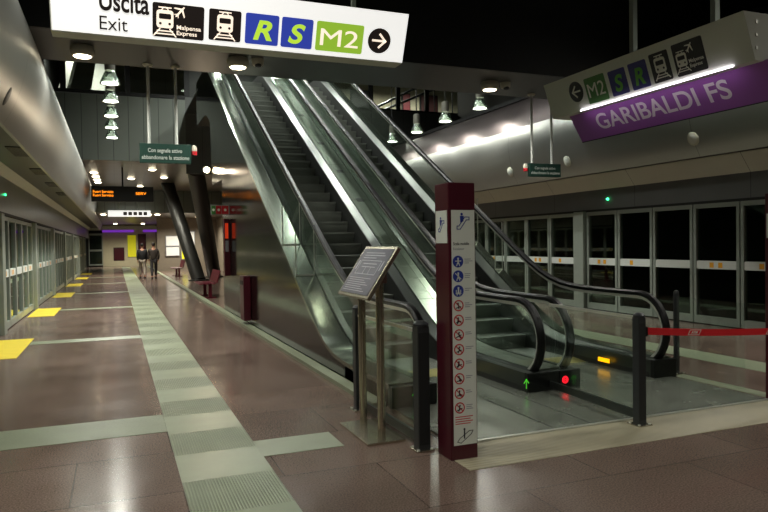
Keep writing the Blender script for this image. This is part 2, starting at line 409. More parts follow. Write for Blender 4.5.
# curved metal duct along each side
prof = [(-1.14, 2.98), (-1.0, 3.25), (-.9, 3.6), (-.86, 3.95), (-.93, 4.3)]
prof2 = [(-.93, 4.3), (-1.12, 4.72), (-1.45, 5.08), (-1.95, 5.28), (-2.5, 5.3)]
def smooth_prof(P, n=5):
    out = []
    for i in range(len(P)-1):
        p0 = P[max(i-1, 0)]; p1 = P[i]; p2 = P[i+1]; p3 = P[min(i+2, len(P)-1)]
        for k in range(n):
            t = k/n
            out.append(tuple(.5*((2*p1[j]) + (-p0[j]+p2[j])*t + (2*p0[j]-5*p1[j]+4*p2[j]-p3[j])*t*t + (-p0[j]+3*p1[j]-3*p2[j]+p3[j])*t**3) for j in (0, 1)))
    return out + [P[-1]]
full = smooth_prof(prof + prof2[1:], 5); cut = 4*5
for side in ('left', 'right'):
    y1 = 58 if side == 'left' else 25
    d = thing('air_duct', 'long curved silver metal duct above the glazed doors on the %s' % ('left, with orange reflections' if side == 'left' else 'right, with round white speakers'), 'duct', (sym(-1.6, side), 25, 3.0))
    def pan(pts, nm, m):
        mb = MB()
        rings = []
        inner = [(x-.04, z) for x, z in pts]
        loop = pts + inner[::-1]
        mb.loft([[(sym(x, side), y, z) for x, z in loop] for y in (-8, 2, 10, 18, y1)])
        return mb.build(nm, m, d, smooth=True)
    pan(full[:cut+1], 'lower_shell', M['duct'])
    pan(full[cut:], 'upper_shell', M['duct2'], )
    if side == 'left':
        d1 = MB().lathe((-1.05, 8.0, 3.21), [(.0, 0), (.11, 0), (.12, .015), (.1, .03)], axis=(1, 0, -.45))
        d1.build('round_vent', M['soffit'], d, smooth=True)
        for y in (8.3, 11.3, 14.3, 17.3, 20.3):
            MB().box(-1.5, -1.22, y, y+1.1, 3.105, 3.119).build('soffit_grille', M['grille'], d)
# speakers on right duct
def duct_x(z):
    for (x0, z0), (x1, z1) in zip(full, full[1:]):
        if z0 <= z <= z1: return 8.08 - (x0 + (x1-x0)*(z-z0)/(z1-z0))
for i, (y, z, lb) in enumerate(((14.1, 3.3, 'round white speaker on the right duct, farthest, left of the green sign'), (11.87, 3.3, 'round white speaker on the right duct just right of the green sign'),
                   (8.5, 3.28, 'round white speaker on the right duct under the purple board'))):
    x = duct_x(z); ax = Vector((-1, 0, -.35)).normalized()
    t = thing('duct_speaker', lb, 'speaker', (x, y, z), 'speakers on the right duct')
    MB().lathe(Vector((x+.02, y, z)), [(.0, 0), (.115, 0), (.12, .025), (.1, .04)], axis=ax).build('speaker_rim', M['disc'], t, smooth=True)
    MB().lathe(Vector((x+.02, y, z)) + ax*.04, [(.0, 0), (.085, 0), (.07, .008), (0, .012)], axis=ax).build('speaker_grille', M['white'], t, smooth=True)
g = tag(MB().lathe((10.09, 11.81, 2.49), [(0, 0), (.03, 0), (.02, .03), (0, .035)], axis=(-1, 0, 0)).build('indicator_light', M['greendot']), 'small glowing green indicator light on the grey fascia above the right doors', 'light')
recentre(g)
g = tag(MB().lathe((-2.01, 15.0, 2.66), [(0, 0), (.022, 0), (.02, .02), (0, .025)], axis=(1, 0, 0)).build('indicator_light', M['greendot']), 'small green indicator light on the silver fascia above the left doors', 'light')
recentre(g)

# cross slab with the black face above
struct('ceiling', flat(-8, 22, -8, 9.9, 7.0, 7.2), M['black'])
trim(flat(-1.04, 11.8, 9.9, 11.46, 4.5, 4.62), M['slab'])
trim(flat(-2.4, 13.5, 9.84, 9.9, 4.5, 7.2), M['slabface'])
trim(flat(-2.4, 13.5, 11.46, 11.5, 4.5, 7.2), M['slabface'])
trim(flat(-8, 22, 9.9, 60, 11.0, 11.2), M['black'])
trim(flat(-6.2, -2.4, -8, 25, 5.3, 11), M['black'])
trim(flat(13.5, 13.7, -8, 25, 3.0, 11), M['black'])
trim(flat(-2.4, -2.2, 25, 60, 3.1, 11), M['black'])
# dark ceiling duct high on the right
trim(flat(8.9, 9.5, 6.6, 9.2, 6.3, 6.9), M['slabface'])

# bulkhead, mezzanine, low ceilings at the back
struct('wall_back', flat(-2.2, 2.42, 25, 25.15, 4.6, 6.85), M['bulk'])
trim(flat(2.42, 20, 25, 25.15, 4.2, 6.95), paneled('bulkhead_shaded', (96, 98, 95), .5, .2, 'X', 1.0))  # bulkhead runs on; shade beside the escalator is put into its colour
trim(flat(-2.2, 6.2, 25.15, 38, 4.6, 4.68), M['lowceil'])
trim(flat(-2.2, 6.2, 38, 38.1, 3.4, 4.68), M['bulk'])
trim(flat(-2.2, 6.2, 38.1, 59, 3.4, 3.48), M['lowceil'])
trim(flat(-2.2, 20, 25.1, 34, 6.75, 6.85), M['soffit'])        # mezzanine deck
trim(flat(-6.2, 20, 34, 34.15, 6.85, 11), paneled('mezz_wall', (198, 192, 164), .6, 0, 'X', 2.4, dark=.6))
trim(flat(6.2, 6.3, 25.15, 59, 0, 4.6), M['dimwall'])
struct('wall_far', flat(-1.0, 3.1, 58.9, 59, 0, 3.4), M['cream'])
struct('wall_far_right', flat(2.45, 6.2, 45.0, 45.15, 0, 3.4), M['dimwall'])
trim(flat(3.1, 6.2, 58.9, 59, 0, 3.4), M['dimwall'])

# ------------------------------------------------------------------ yellow platform marks
for i, y in enumerate((10.95, 17.35, 23.75, 30.1, 36.4, 42.7)):
    o = MB().box(-1.94, -1.375, y, y+2.25, 0, .006).build('yellow_floor_mark', M['yellow'])
    recentre(tag(o, ('nearest yellow rectangle on the floor by the left glass doors', 'second nearest yellow rectangle on the floor by the left glass doors', 'third nearest yellow rectangle on the floor by the left doors',
        'fourth yellow rectangle back along the left glass doors', 'second farthest yellow rectangle along the left doors', 'farthest small yellow rectangle along the left glass doors')[i], 'floor marking', 'yellow marks before the left platform doors'))

# ------------------------------------------------------------------ escalators
SL = .57; YB = 7.97; YT = 19.2; ZT = SL*(YT-YB)
def sp(d, k=.25): return k*math.log1p(math.exp(d/k)) if d/k < 40 else d
def H(y): return .95 + SL*(sp(y-YB) - sp(y-YT))
def Dk(y): return H(y) - .72
YS = [6.25 + .25*i for i in range(64)]      # 6.25 .. 22
YS = [y for y in YS if y <= 21.6]
YC = 6.25; ZC = .53; RN = .42
def hr_path(r):
    p = [(6.9, .14), (6.6, ZC-r)]
    for k in range(0, 17):
        a = math.radians(-90 - k*180/16); p.append((YC + r*math.cos(a), ZC + r*math.sin(a)))
    off = r - RN
    for y in YS[1:]:
        s = (H(y+.01)-H(y-.01))/.02; n = math.sqrt(1+s*s)
        p.append((y - off*s/n, H(y) + off/n))
    return p
def sweep(path, x, sec):
    mb = MB(); rings = []
    for i, (y, z) in enumerate(path):
        a = path[max(i-1, 0)]; b = path[min(i+1, len(path)-1)]
        t = Vector((b[0]-a[0], b[1]-a[1])).normalized(); n = Vector((-t.y, t.x))
        # path runs back along the bottom, round the front and up: outside is to the ... of travel
        rings.append([(x+dx, y + n.x*dn_, z + n.y*dn_) for dx, dn_ in sec])
    return mb.loft(rings)
def escalator(name, label, x0, x1, deckL, deckR, clad_left):
    """x0,x1 = glass planes; deckL/deckR = outer edges"""
    t = thing(name, label, 'escalator', ((x0+x1)/2, 6.0, 0), 'escalators up to the mezzanine')
    # steps
    xs0, xs1 = x0+.2, x1-.15
    for i in range(31):
        top = .2*(i+1); yn = (top+.05)/SL + YB
        mb = MB().box(xs0, xs1, yn, yn+.37, top-.035, top)
        pts = []
        for k in range(6):
            a = k/5; pts.append((xs0, yn+.01+.05*math.sin(a*math.pi/2)*a, top-.035-.19*a))
        ring = [pts, [(xs1, y, z) for _, y, z in pts]]
        back = [(x, y+.06, z) for x, y, z in pts]
        mb.loft([pts + back[::-1], [(xs1, y, z) for _, y, z in pts + back[::-1]]])
        mb.build('step', M['step'], t)
    MB().box(xs0, xs1, 7.35, 8.34, -.02, .02).build('moving_tread', M['step'], t)
    MB().prism([(xs0, 7.05, .012), (xs0, 7.4, .012), (xs0, 7.4, .035), (xs0, 7.3, .035)], (xs1-xs0, 0, 0)).build('comb_plate', M['amber_paint'], t)
    # balustrades
    for x, so in ((x0, -1), (x1, 1)):
        # glass
        top = []; bot = []
        r = RN-.05
        for k in range(13):
            y = YC - r*math.cos(k/12*math.pi/2)
            h = math.sqrt(max(r*r-(y-YC)**2, 0)); top.append((y, ZC+h)); bot.append((y, ZC-h))
        for y in YS[1:]: top.append((y, H(y)-.05)); bot.append((y, max(.16, Dk(y)-.02) if y > 6.4 else ZC-r))
        mb = MB()
        mb.loft([[(x-.006, ty, tz), (x+.006, ty, tz), (x+.006, by, bz-.0001), (x-.006, by, bz-.0001)] for (ty, tz), (by, bz) in zip(top, bot)])
        mb.build('glass_balustrade', M['glass'], t)
        # handrail: path direction -> normal (-t.y,t.x); outside of the loop is on the right side of travel
        path = hr_path(RN)
        sweep(path, x, [(-.036, -.022), (-.046, -.004), (-.044, .016), (-.024, .034), (.024, .034), (.044, .016), (.046, -.004), (.036, -.022)]).build('handrail', M['rubber'], t, smooth=True)
        sweep(path, x, [(-.02, -.06), (-.027, -.05), (-.028, -.023), (.028, -.023), (.027, -.05), (.02, -.06)]).build('handrail_trim', M['trim'], t, smooth=True)
        # inner deck and skirt
        si = -so
        ys = [5.95] + YS[1:]
        def f(y): return Dk(max(y, 6.2))
        def prof_loft(pts, nm, m, ya=5.95, smooth=True):
            return MB().loft([[(x + dx, y, f(y)+dz) for dx, dz in pts] for y in ys if y >= ya]).build(nm, m, t, smooth=smooth)
        prof_loft([(si*.01, 0), (si*.01, -.05), (si*.13, -.11), (si*.13, -.06)], 'inner_deck', M['deckdark'])
        prof_loft([(si*.10, -.10), (si*.13, -.09), (si*.15, -.55), (si*.12, -.55)] if False else [(si*.125, -.062), (si*.14, -.07), (si*.15, -.23 if False else -.225), (si*.12, -.225)], 'skirt_upper', M['skirt'], smooth=False)
        MB().loft([[(x + dx, y, max(f(y)+dz, -.1)) for dx, dz in ((si*.12, -.226), (si*.15, -.226), (si*.16, -.75), (si*.12, -.75))] for y in ys if y >= 7.2]).build('skirt', M['skirt'], t)
        # newel foot
        xa, xb = sorted((x + si*.15, (deckL if so < 0 else deckR)))
        MB().box(xa+.004, xb-.004, 5.93, 7.3, .005, .21).build('newel_side', M['deckdark'], t, bevel=.006)
        fb = MB().box(xa, xb, 5.86, 5.93, .005, .215)
        fb.build('newel_base', M['rubber_base'], t, bevel=.008)
        # outer deck
        xo = deckL if so < 0 else deckR
        a, b = sorted((x - si*.012, xo))
        MB().loft([[(a, y, f(y)), (b, y, f(y)), (b, y, f(y)-.05), (a, y, f(y)-.05)] for y in ys]).build('outer_deck', M['deck'] if xo in (2.42, 5.98) else M['deckmid'], t, smooth=True)
        if xo in (2.42, 5.98):
            e = .02 if so < 0 else -.02
            a, b = sorted((xo+e*1.0, xo+e*.2))
            mb = MB()
            yy = [y for y in [5.97]+YS[1:] if y <= 16.6]
            mb.loft([[(a, y, .005), (b, y, .005), (b, y, f(y)-.05), (a, y, f(y)-.05)] for y in yy])
            y2 = [y for y in YS if y >= 16.49]
            mb.loft([[(a, y, 3.2 if y < 18.3 else f(y)-1.3), (b, y, 3.2 if y < 18.3 else f(y)-1.3), (b, y, f(y)-.05), (a, y, f(y)-.05)] for y in y2])
            mb.build('side_cladding', M['clad'], t)
    # underside
    MB().box(deckL+.03, deckR-.03, 16.45, 16.5, .005, 3.3).build('end_panel', M['clad'], t)
    MB().loft([[(deckL+.03, y, q), (deckR-.03, y, q), (deckR-.03, y, q+.05), (deckL+.03, y, q+.05)] for y, q in [(y, (3.2 if y < 18.3 else f(y)-1.3)) for y in YS if y >= 16.3]]).build('underside_panel', M['soffit'], t)
    return t
M['amber_paint'] = mat('comb_steel', (160, 150, 90), .4, .6)
M['rubber_base'] = mat('newel_base_black', (26, 28, 27), .3, .4)
EA = escalator('escalator', 'left escalator with dark steps, nearest the polished side cladding', 2.75, 4.10, 2.42, 4.34, True)
EB = escalator('escalator', 'right escalator behind the red belt, farther from the camera', 4.47, 5.80, 4.345, 5.98, False)
for e, xa, xb in ((EA, 2.44, 2.73), (EB, 5.82, 5.97)):
    for y in (9.55, 10.35):
        z = Dk(y); MB().prism([(xa, y, z), (xb, y, z), (xb, y, z+.78), (xa+.04, y, z+.62)], (0, .012, 0)).build('anti_slide_guard', M['glass'], e, label='clear acrylic guard on the deck')
        q = MB(); q.box(xa, xa+.012, y-.001, y+.013, z, z+.62); q.box(xb-.012, xb, y-.001, y+.013, z, z+.78); q.box(xa, xb, y-.001, y+.013, z, z+.02); q.build('guard_edge', M['trim'], e)
# landing plates
MB().box(2.44, 4.34, 4.66, 7.2, .002, .012).build('landing_plate', M['plate'], EA)
MB().box(4.35, 5.91, 4.66, 7.2, .002, .012).build('landing_plate', M['plate'], EB)
MB().box(2.44, 4.34, 4.622, 4.655, .002, .014).build('threshold_strip', M['trim'], EA)
MB().box(4.35, 5.91, 4.622, 4.655, .002, .014).build('threshold_strip', M['trim'], EB)
mb = MB(); mb.box(3.78, 3.79, 4.66, 6.9, .012, .0135); mb.box(3.4, 3.41, 4.66, 5.8, .012, .0135); mb.build('plate_joint', M['alu_seam'], EA)
# lit symbols on the newel feet
def arrow_sym(F, mb, x, y, s):
    F.line(mb, (x, y-s), (x, y+s*.8), s*.28); F.line(mb, (x-s*.6, y+s*.2), (x, y+s), s*.28); F.line(mb, (x+s*.6, y+s*.2), (x, y+s), s*.28)
F = Face((0, 5.86, 0), (1, 0, 0), (0, 0, 1))
for (x, e) in ((2.66, EA), (3.93, EA)):
    mb = MB(); arrow_sym(F, mb, x, .11, .045); mb.build('direction_light', M['greenlit'], e, label='lit green arrow')
mb = MB(); F.ring(mb, 4.42, .11, .02, .04); F.rect(mb, 4.395, .103, 4.445, .117); mb.build('no_entry_light', M['redlit'], EB, label='lit red no entry symbol')
MB().box(5.60, 5.612, 6.56, 6.76, .075, .125).build('side_light', M['amber'], EB, label='glowing amber rectangle')
# vents in the middle deck
v0 = MB()
for y in (11.82, 12.98, 14.3, 15.9, 17.5):
    z = Dk(y); d = .09
    m_ = MB(); m_.prism([(4.2, y-d, Dk(y-d)+.003), (4.33, y-d, Dk(y-d)+.003), (4.33, y+d*.2, Dk(y+d*.2)+.003), (4.2, y+d*.2, Dk(y+d*.2)+.003)], (0, 0, .006))
    m_.build('deck_vent', M['alu_seam'], EA)
v0.bm.free()
# landing at the top
trim(flat(2.42, 5.98, 21.0, 25, ZT-.05, ZT+.0), M['soffit'])

# ------------------------------------------------------------------ glass barriers & posts
def barrier_post(x, y, h, label, w=.08):
    t = thing('barrier_post', label, 'post', (x, y, 0), 'dark grey posts round the escalator entrance')
    MB().box(x-w/2, x+w/2, y-w/2, y+w/2, .006, h-.03).build('post_shaft', M['post'], t, bevel=.006)
    MB().box(x-w/2+.006, x+w/2-.006, y-w/2-.002, y+w/2+.002, .05, h-.08).build('post_groove', M['alu_seam'], t)
    MB().lathe((x, y, h-.03), [(w*.62, 0), (w*.62, .015), (w*.4, .035), (0, .04)], n=20).build('post_cap', M['post'], t, smooth=True)
    MB().box(x-.075, x+.075, y-.075, y+.075, .0, .012).build('base_plate', M['steel'], t, bevel=.003)
    b = MB()
    for sx in (-.055, .055):
        for sy in (-.055, .055): b.lathe((x+sx, y+sy, .012), [(.012, 0), (.012, .008), (0, .01)], n=8)
    b.build('base_bolts', M['trim'], t)
    return t
barrier_post(2.16, 4.64, .99, 'dark grey post standing just left of the burgundy totem', .1)
barrier_post(2.13, 6.0, 1.0, 'dark grey post behind the inclined metal lectern')
barrier_post(4.15, 4.48, .96, 'dark grey post holding the end of the red belt')
barrier_post(6.12, 6.0, .98, 'slim dark post beside the front end of the right escalator', .05)
def glass_barrier(a, b, zt, label, rail=True, chan=True):
    t = thing('glass_barrier', label, 'barrier', ((a[0]+b[0])/2, (a[1]+b[1])/2, 0), 'glass barriers round the escalator entrance')
    (xa, ya), (xb, yb) = a, b
    d = Vector((xb-xa, yb-ya, 0)); n = Vector((-d.y, d.x, 0)).normalized()
    def slab(w, z0, z1):
        o = n*w/2; A = Vector((xa, ya, 0)); B = Vector((xb, yb, 0))
        return MB().prism([A-o+Vector((0,0,z0)), B-o+Vector((0,0,z0)), B+o+Vector((0,0,z0)), A+o+Vector((0,0,z0))], (0, 0, z1-z0))
    slab(.012, .12 if chan else .02, zt).build('glass_sheet', M['glass'], t)
    if chan: slab(.03, .05, .12).build('bottom_channel', M['deckdark'], t)
    if rail: slab(.03, zt, zt+.025).build('top_rail', M['trim'], t)
    return t
glass_barrier((2.155, 4.70), (2.13, 5.95), .9, 'glass barrier between the two dark posts beside the lectern')
glass_barrier((4.15, 4.53), (4.22, 5.84), .91, 'glass barrier with steel top rail running from the belt post between the escalators')
glass_barrier((6.0, 4.98), (6.1, 5.96), .92, 'glass barrier on the far right beside the second totem', False, False)

# ------------------------------------------------------------------ totems
def escalator_icon(F, x, y, s, parent, zoff=0):
    mb = MB()
    P = [(-.45, -.42), (-.2, -.42), (.28, .22), (.5, .22)]
    Q = [(.5, .42), (.16, .42), (-.3, -.2), (-.45, -.2)]
    pts = [(x+a*s, y+b*s) for a, b in P + Q]
    for a, b in zip(pts, pts[1:]+pts[:1]): F.line(mb, a, b, .0055)
    F.disc(mb, x-.08*s, y+.62*s, .09*s); F.poly(mb, [(x-.22*s, y+.5*s), (x+.08*s, y+.5*s), (x+.05*s, y+.12*s), (x-.18*s, y+.02*s)])
    mb.build('escalator_symbol', M['blue'], parent)
def totem(x0, y0, label, w=.22):
    t = thing('information_totem', label, 'totem', (x0+w/2, y0+w/2, 0), 'burgundy escalator totems')
    MB().box(x0, x0+w, y0, y0+w, 0, 2.03).build('totem_body', M['burg'], t, bevel=.006)
    F = Face((x0, y0, 0), (1, 0, 0), (0, 0, 1))
    mb = MB(); F.rect(mb, .022, .11, w-.008, 1.83, 0, .003); mb.build('front_panel', M['white'], t)
    F2 = Face((x0, y0, .0), (1, 0, 0), (0, 0, 1)); F2.o = F.p(0, 0, .003)
    escalator_icon(F2, .115, 1.735, .105, t)
    F2.text('Scala mobile', .035, 1.575, .022, M['ink'], t, width=.13, bold=.01, z=0)
    F2.text('Escalator', .035, 1.54, .018, M['greyink'], t, width=.09, z=0)
    zs = [1.335, 1.205, 1.08, .945, .825, .705, .585, .465, .345, .225]
    zs = [1.455 - .107*i for i in range(11)]
    for i, z in enumerate(zs):
        c = (.072, z)
        if i < 3:
            mb = MB(); F2.disc(mb, *c, .043); s = mb.build('round_pictogram', M['blue'], t, label='blue round instruction symbol')
            q = MB(); F2.disc(q, c[0], c[1]+.022, .007, .002, .004); F2.line(q, (c[0], c[1]+.01), (c[0], c[1]-.012), .011, .002, .004)
            if i == 0: F2.line(q, (c[0]-.022, c[1]+.004), (c[0]+.022, c[1]+.004), .006, .002, .004)
            if i == 1: F2.line(q, (c[0]-.022, c[1]+.02), (c[0]+.022, c[1]-.02), .006, .002, .004)
            if i == 2: F2.line(q, (c[0]-.02, c[1]-.02), (c[0]+.02, c[1]-.02), .006, .002, .004); F2.line(q, (c[0]-.018, c[1]-.02), (c[0]-.018, c[1]+.005), .006, .002, .004); F2.line(q, (c[0]+.018, c[1]-.02), (c[0]+.018, c[1]+.005), .006, .002, .004)
            F2.line(q, (c[0]-.006, c[1]-.012), (c[0]-.012, c[1]-.03), .006, .002, .004); F2.line(q, (c[0]+.006, c[1]-.012), (c[0]+.012, c[1]-.03), .006, .002, .004)
            q.build('figure', M['white'], s)
        else:
            mb = MB(); F2.ring(mb, *c, .033, .041); F2.line(mb, (c[0]-.024, c[1]+.024), (c[0]+.024, c[1]-.024), .007)
            s = mb.build('round_pictogram', M['redp'], t, label='red ringed prohibition symbol')
            q = MB()
            rr = random.Random(i)
            F2.disc(q, c[0]+rr.uniform(-.008, .008), c[1]+.016, .006); F2.line(q, (c[0]-.003, c[1]+.008), (c[0]+rr.uniform(-.01, .012), c[1]-.008), .01)
            F2.line(q, (c[0]-.02, c[1]-.018), (c[0]+.018, c[1]-.002 + rr.uniform(-.012, .004)), .006)
            F2.line(q, (c[0], c[1]-.008), (c[0]+rr.uniform(-.016, .016), c[1]-.024), .006)
            q.build('figure', M['ink'], s)
        q = MB()
        rr = random.Random(40+i)
        for k in range(3 if i in (0, 1, 3, 10) else 2): F2.rect(q, .126, z+.014-.014*k, .126+rr.uniform(.035, .07), z+.019-.014*k, 0, .001)
        q.build('caption_lines', M['greyink'], t)
    q = MB()
    for k in range(4): F2.rect(q, .035, .315-.017*k, .18-.02*(k % 2), .321-.017*k, 0, .001)
    q.build('red_caption_lines', M['redp'], t)
    q = MB()
    pts = [(.05, .135), (.08, .125), (.165, .185), (.18, .21), (.15, .21), (.07, .16)]
    for a, b in zip(pts, pts[1:]+pts[:1]): F2.line(q, a, b, .004)
    F2.disc(q, .108, .225, .008); F2.line(q, (.108, .215), (.108, .16), .01)
    q.build('escalator_symbol', M['ink'], t)
    # left side panel
    G = Face((x0, y0+w, 0), (0, -1, 0), (0, 0, 1))
    mb = MB(); G.rect(mb, .02, 1.59, w-.02, 1.83, 0, .003); mb.build('side_panel', M['white'], t)
    G.o = G.p(0, 0, .003); escalator_icon(G, .11, 1.715, .095, t)
    return t
totem(2.235, 4.3, 'burgundy totem with white strip of blue and red symbols, beside the lectern')
totem(5.945, 4.48, 'burgundy totem cut by the right photo edge, holding the end of the red belt')

# red belt
mb = MB()
A = Vector((4.217, 4.47, .775)); B = Vector((5.94, 4.6, .65))
def bp_(k): p = A.lerp(B, k); return p - Vector((0, 0, .012*math.sin(k*math.pi)))
ks = [i/16 for i in range(17)]
mb.loft([[bp_(k)+Vector((0, -.0015, .0)), bp_(k)+Vector((0, -.0015, .062)), bp_(k)+Vector((0, .0015, .062)), bp_(k)+Vector((0, .0015, 0))] for k in ks])
t = thing('barrier_belt', 'red retractable belt with white marks stretched from the dark post to the right totem', 'belt', (5.05, 4.58, 0))
mb.build('belt_webbing', M['belt'], t)
for k0 in (.30, .93):
    P0 = bp_(k0); r = (B-A).normalized(); Fb = Face(P0 + Vector((0, -.0022, 0)), r, (0, 0, 1))
    q = MB()
    for a, b in (((.0, .008), (.03, .052)), ((.03, .052), (.17, .052)), ((.17, .052), (.14, .008)), ((.14, .008), (.0, .008))): Fb.line(q, a, b, .006, 0, .001)
    if k0 < .9:
        q.build('white_outline', M['white'], t); Fb.text('ATM', .04, .018, .024, M['white'], t, width=.085, z=.001, shear=.3, bold=.02)
    else: q.build('white_outline', M['white'], t)
MB().box(4.19, 4.215, 4.445, 4.495, .765, .845).build('belt_cassette', M['rubber'], t)

# ------------------------------------------------------------------ lectern
t = thing('tactile_lectern', 'inclined metal tactile map lectern on two stainless poles', 'lectern', (1.98, 5.22, 0))
MB().box(1.80, 2.13, 4.88, 5.58, 0, .022).build('base_plate', M['steel'], t, bevel=.004)
for y in (5.49, 5.06):
    MB().tube([(1.99, y, .02), (1.99, y, 1.32)], .033, 20).build('pole', M['steel'], t, smooth=True)
O = Vector((1.80, 5.55, 1.175)); U = Vector((.26, 0, .385)); F = Face(O, (0, -1, 0), U)
W = .70; Hh = U.length
mb = MB(); F.rect(mb, -.012, -.012, W+.012, Hh+.012, -.035, 0); mb.build('tray', M['steel'], t, bevel=.004)
mb = MB(); F.rect(mb, .015, .015, W-.015, Hh-.015, 0, .004); mb.build('map_panel', M['lect'], t)
q = MB()
for k in range(4): F.rect(q, .12, Hh-.06-.025*k, .12+(.42, .46, .3, .44)[k], Hh-.055-.025*k, .004, .006)
for a, b in (((.12, .2), (.12, .33)), ((.12, .33), (.58, .33)), ((.58, .33), (.58, .2)), ((.58, .2), (.12, .2)), ((.2, .27), (.5, .27)), ((.2, .3), (.5, .3)), ((.3, .2), (.3, .27)), ((.42, .2), (.42, .27))): F.line(q, a, b, .005, .004, .006)
for k in range(7): F.rect(q, .06+.02*(k % 2), .04+.02*k, .56-.06*(k % 3), .044+.02*k, .004, .005)
F.rect(q, .07, .24, .085, .33, .004, .006); F.rect(q, .62, .24, .635, .33, .004, .006)
q.build('raised_map_lines', M['lectline'], t)
for y in (5.49, 5.06): MB().box(1.94, 2.04, y-.04, y+.04, 1.27, 1.345).build('bracket', M['steel'], t)

# ------------------------------------------------------------------ pictogram helpers for signs
def train_icon(F, x, y, s, m, dark, parent):
    """front of a train, body centred on x,y with height s; windows and lamps are cut in as dark shapes"""
    mb = MB()
    w = s*.34
    F.rrect(mb, x-w, y-s*.3, x+w, y+s*.42, s*.12, .002, .004)
    F.line(mb, (x-w*.7, y+s*.52), (x+w*.7, y+s*.52), s*.05, .002, .004)
    F.line(mb, (x-w*.4, y+s*.42), (x-w*.2, y+s*.52), s*.04, .002, .004); F.line(mb, (x+w*.4, y+s*.42), (x+w*.2, y+s*.52), s*.04, .002, .004)
    for sx in (-1, 1): F.line(mb, (x+sx*w*.6, y-s*.34), (x+sx*w*1.3, y-s*.62), s*.05, .002, .004)
    F.line(mb, (x-w*.9, y-s*.42), (x+w*.9, y-s*.42), s*.05, .002, .004); F.line(mb, (x-w*1.1, y-s*.54), (x+w*1.1, y-s*.54), s*.05, .002, .004)
    o = mb.build('train_symbol', m, parent)
    q = MB(); F.rrect(q, x-w*.72, y+s*.06, x+w*.72, y+s*.28, s*.05, .004, .005)
    for sx in (-1, 1): F.disc(q, x+sx*w*.55, y-s*.12, s*.055, .004, .005, 14)
    q.build('train_window', dark, o)
def plane_icon(F, x, y, s, m, parent):
    mb = MB(); a = math.radians(-40)
    def R(p): return (x + (p[0]*math.cos(a)-p[1]*math.sin(a))*s, y + (p[0]*math.sin(a)+p[1]*math.cos(a))*s)
    F.poly(mb, [R(p) for p in [(-.05, .5), (.05, .5), (.07, .2), (.07, -.4), (0, -.5), (-.07, -.4), (-.07, .2)]], .002, .004)
    F.poly(mb, [R(p) for p in [(-.07, .12), (-.5, -.12), (-.5, -.02), (-.07, .3)]], .0021, .0041)
    F.poly(mb, [R(p) for p in [(.07, .3), (.5, -.02), (.5, -.12), (.07, .12)]], .0021, .0041)
    F.poly(mb, [R(p) for p in [(-.04, -.3), (-.2, -.46), (-.2, -.4), (-.04, -.2)]], .0022, .0042)
    F.poly(mb, [R(p) for p in [(.04, -.2), (.2, -.4), (.2, -.46), (.04, -.3)]], .0022, .0042)
    mb.build('plane_symbol', m, parent)
def arrow_icon(F, x, y, r, sg, disc_m, m, parent):
    mb = MB(); F.disc(mb, x, y, r, 0, .002); d = mb.build('arrow_disc', disc_m, parent)
    q = MB(); F.line(q, (x-sg*r*.55, y), (x+sg*r*.5, y), r*.17, .002, .004)
    F.line(q, (x+sg*r*.02, y+r*.5), (x+sg*r*.52, y), r*.17, .002, .004); F.line(q, (x+sg*r*.02, y-r*.5), (x+sg*r*.52, y), r*.17, .002, .004)
    q.build('arrow', m, d)
def square(F, x0, y0, x1, y1, m, parent, name='square_panel'):
    mb = MB(); F.rrect(mb, x0, y0, x1, y1, .018, 0, .002); return mb.build(name, m, parent)

# ------------------------------------------------------------------ exit sign (lightbox)
t = thing('exit_lightbox', 'large white lit exit sign with line symbols hanging at the top', 'sign', (1.1, 6.1, 3.35))
x0, x1 = -.45, 2.635
sec = [(6.0, 3.35), (5.82, 3.77), (6.36, 3.77), (6.18, 3.35)]
MB().loft([[(x, y, z) for y, z in sec] for x in (x0, x1)]).build('sign_body', M['signgrey'], t, bevel=.004)
F = Face((-.44, 5.998, 3.352), (1, 0, 0), (0, -.18, .42))
mb = MB(); F.rect(mb, 0, .0, 3.07, .454, .001, .005); mb.build('lit_face', M['lb_white'], t)
F.o = F.p(0, 0, .005)
mb = MB(); F.rect(mb, 0, 0, 3.07, .004, 0, .001); F.text('Uscita', .355, .2, .16, M['lb_black'], t, width=.385, bold=.022); mb.build('edge_line', M['lb_black'], t)
F.text('Exit', .355, .045, .11, M['lb_black'], t, width=.215)
square(F, .765, .03, 1.185, .305, M['lb_black'], t)
train_icon(F, .865, .165, .2, M['lb_pict'], M['lb_black'], t); plane_icon(F, .985, .245, .11, M['lb_pict'], t)
F.text('Malpensa\nExpress', .96, .105, .034, M['lb_pict'], t, width=.2, bold=.015)
square(F, 1.225, .045, 1.5, .305, M['lb_black'], t); train_icon(F, 1.362, .18, .2, M['lb_pict'], M['lb_black'], t)
square(F, 1.538, .045, 1.835, .305, M['lb_blue'], t); F.text('R', 1.61, .09, .16, M['lb_lime'], t, width=.17, bold=.03, shear=.25)
square(F, 1.86, .045, 2.15, .305, M['lb_blue'], t); F.text('S', 1.925, .09, .16, M['lb_lime'], t, width=.155, bold=.03, shear=.25)
square(F, 2.183, .045, 2.64, .305, M['lb_green'], t); F.text('M2', 2.225, .095, .15, M['lb_pict'], t, width=.37, bold=.0)
arrow_icon(F, 2.805, .185, .115, 1, M['lb_black'], M['lb_pict'], t)
for x in (.6, 2.17): MB().box(x-.02, x+.02, 6.07, 6.11, 3.77, 7.0).build('hanging_pole', M['alu'], t)

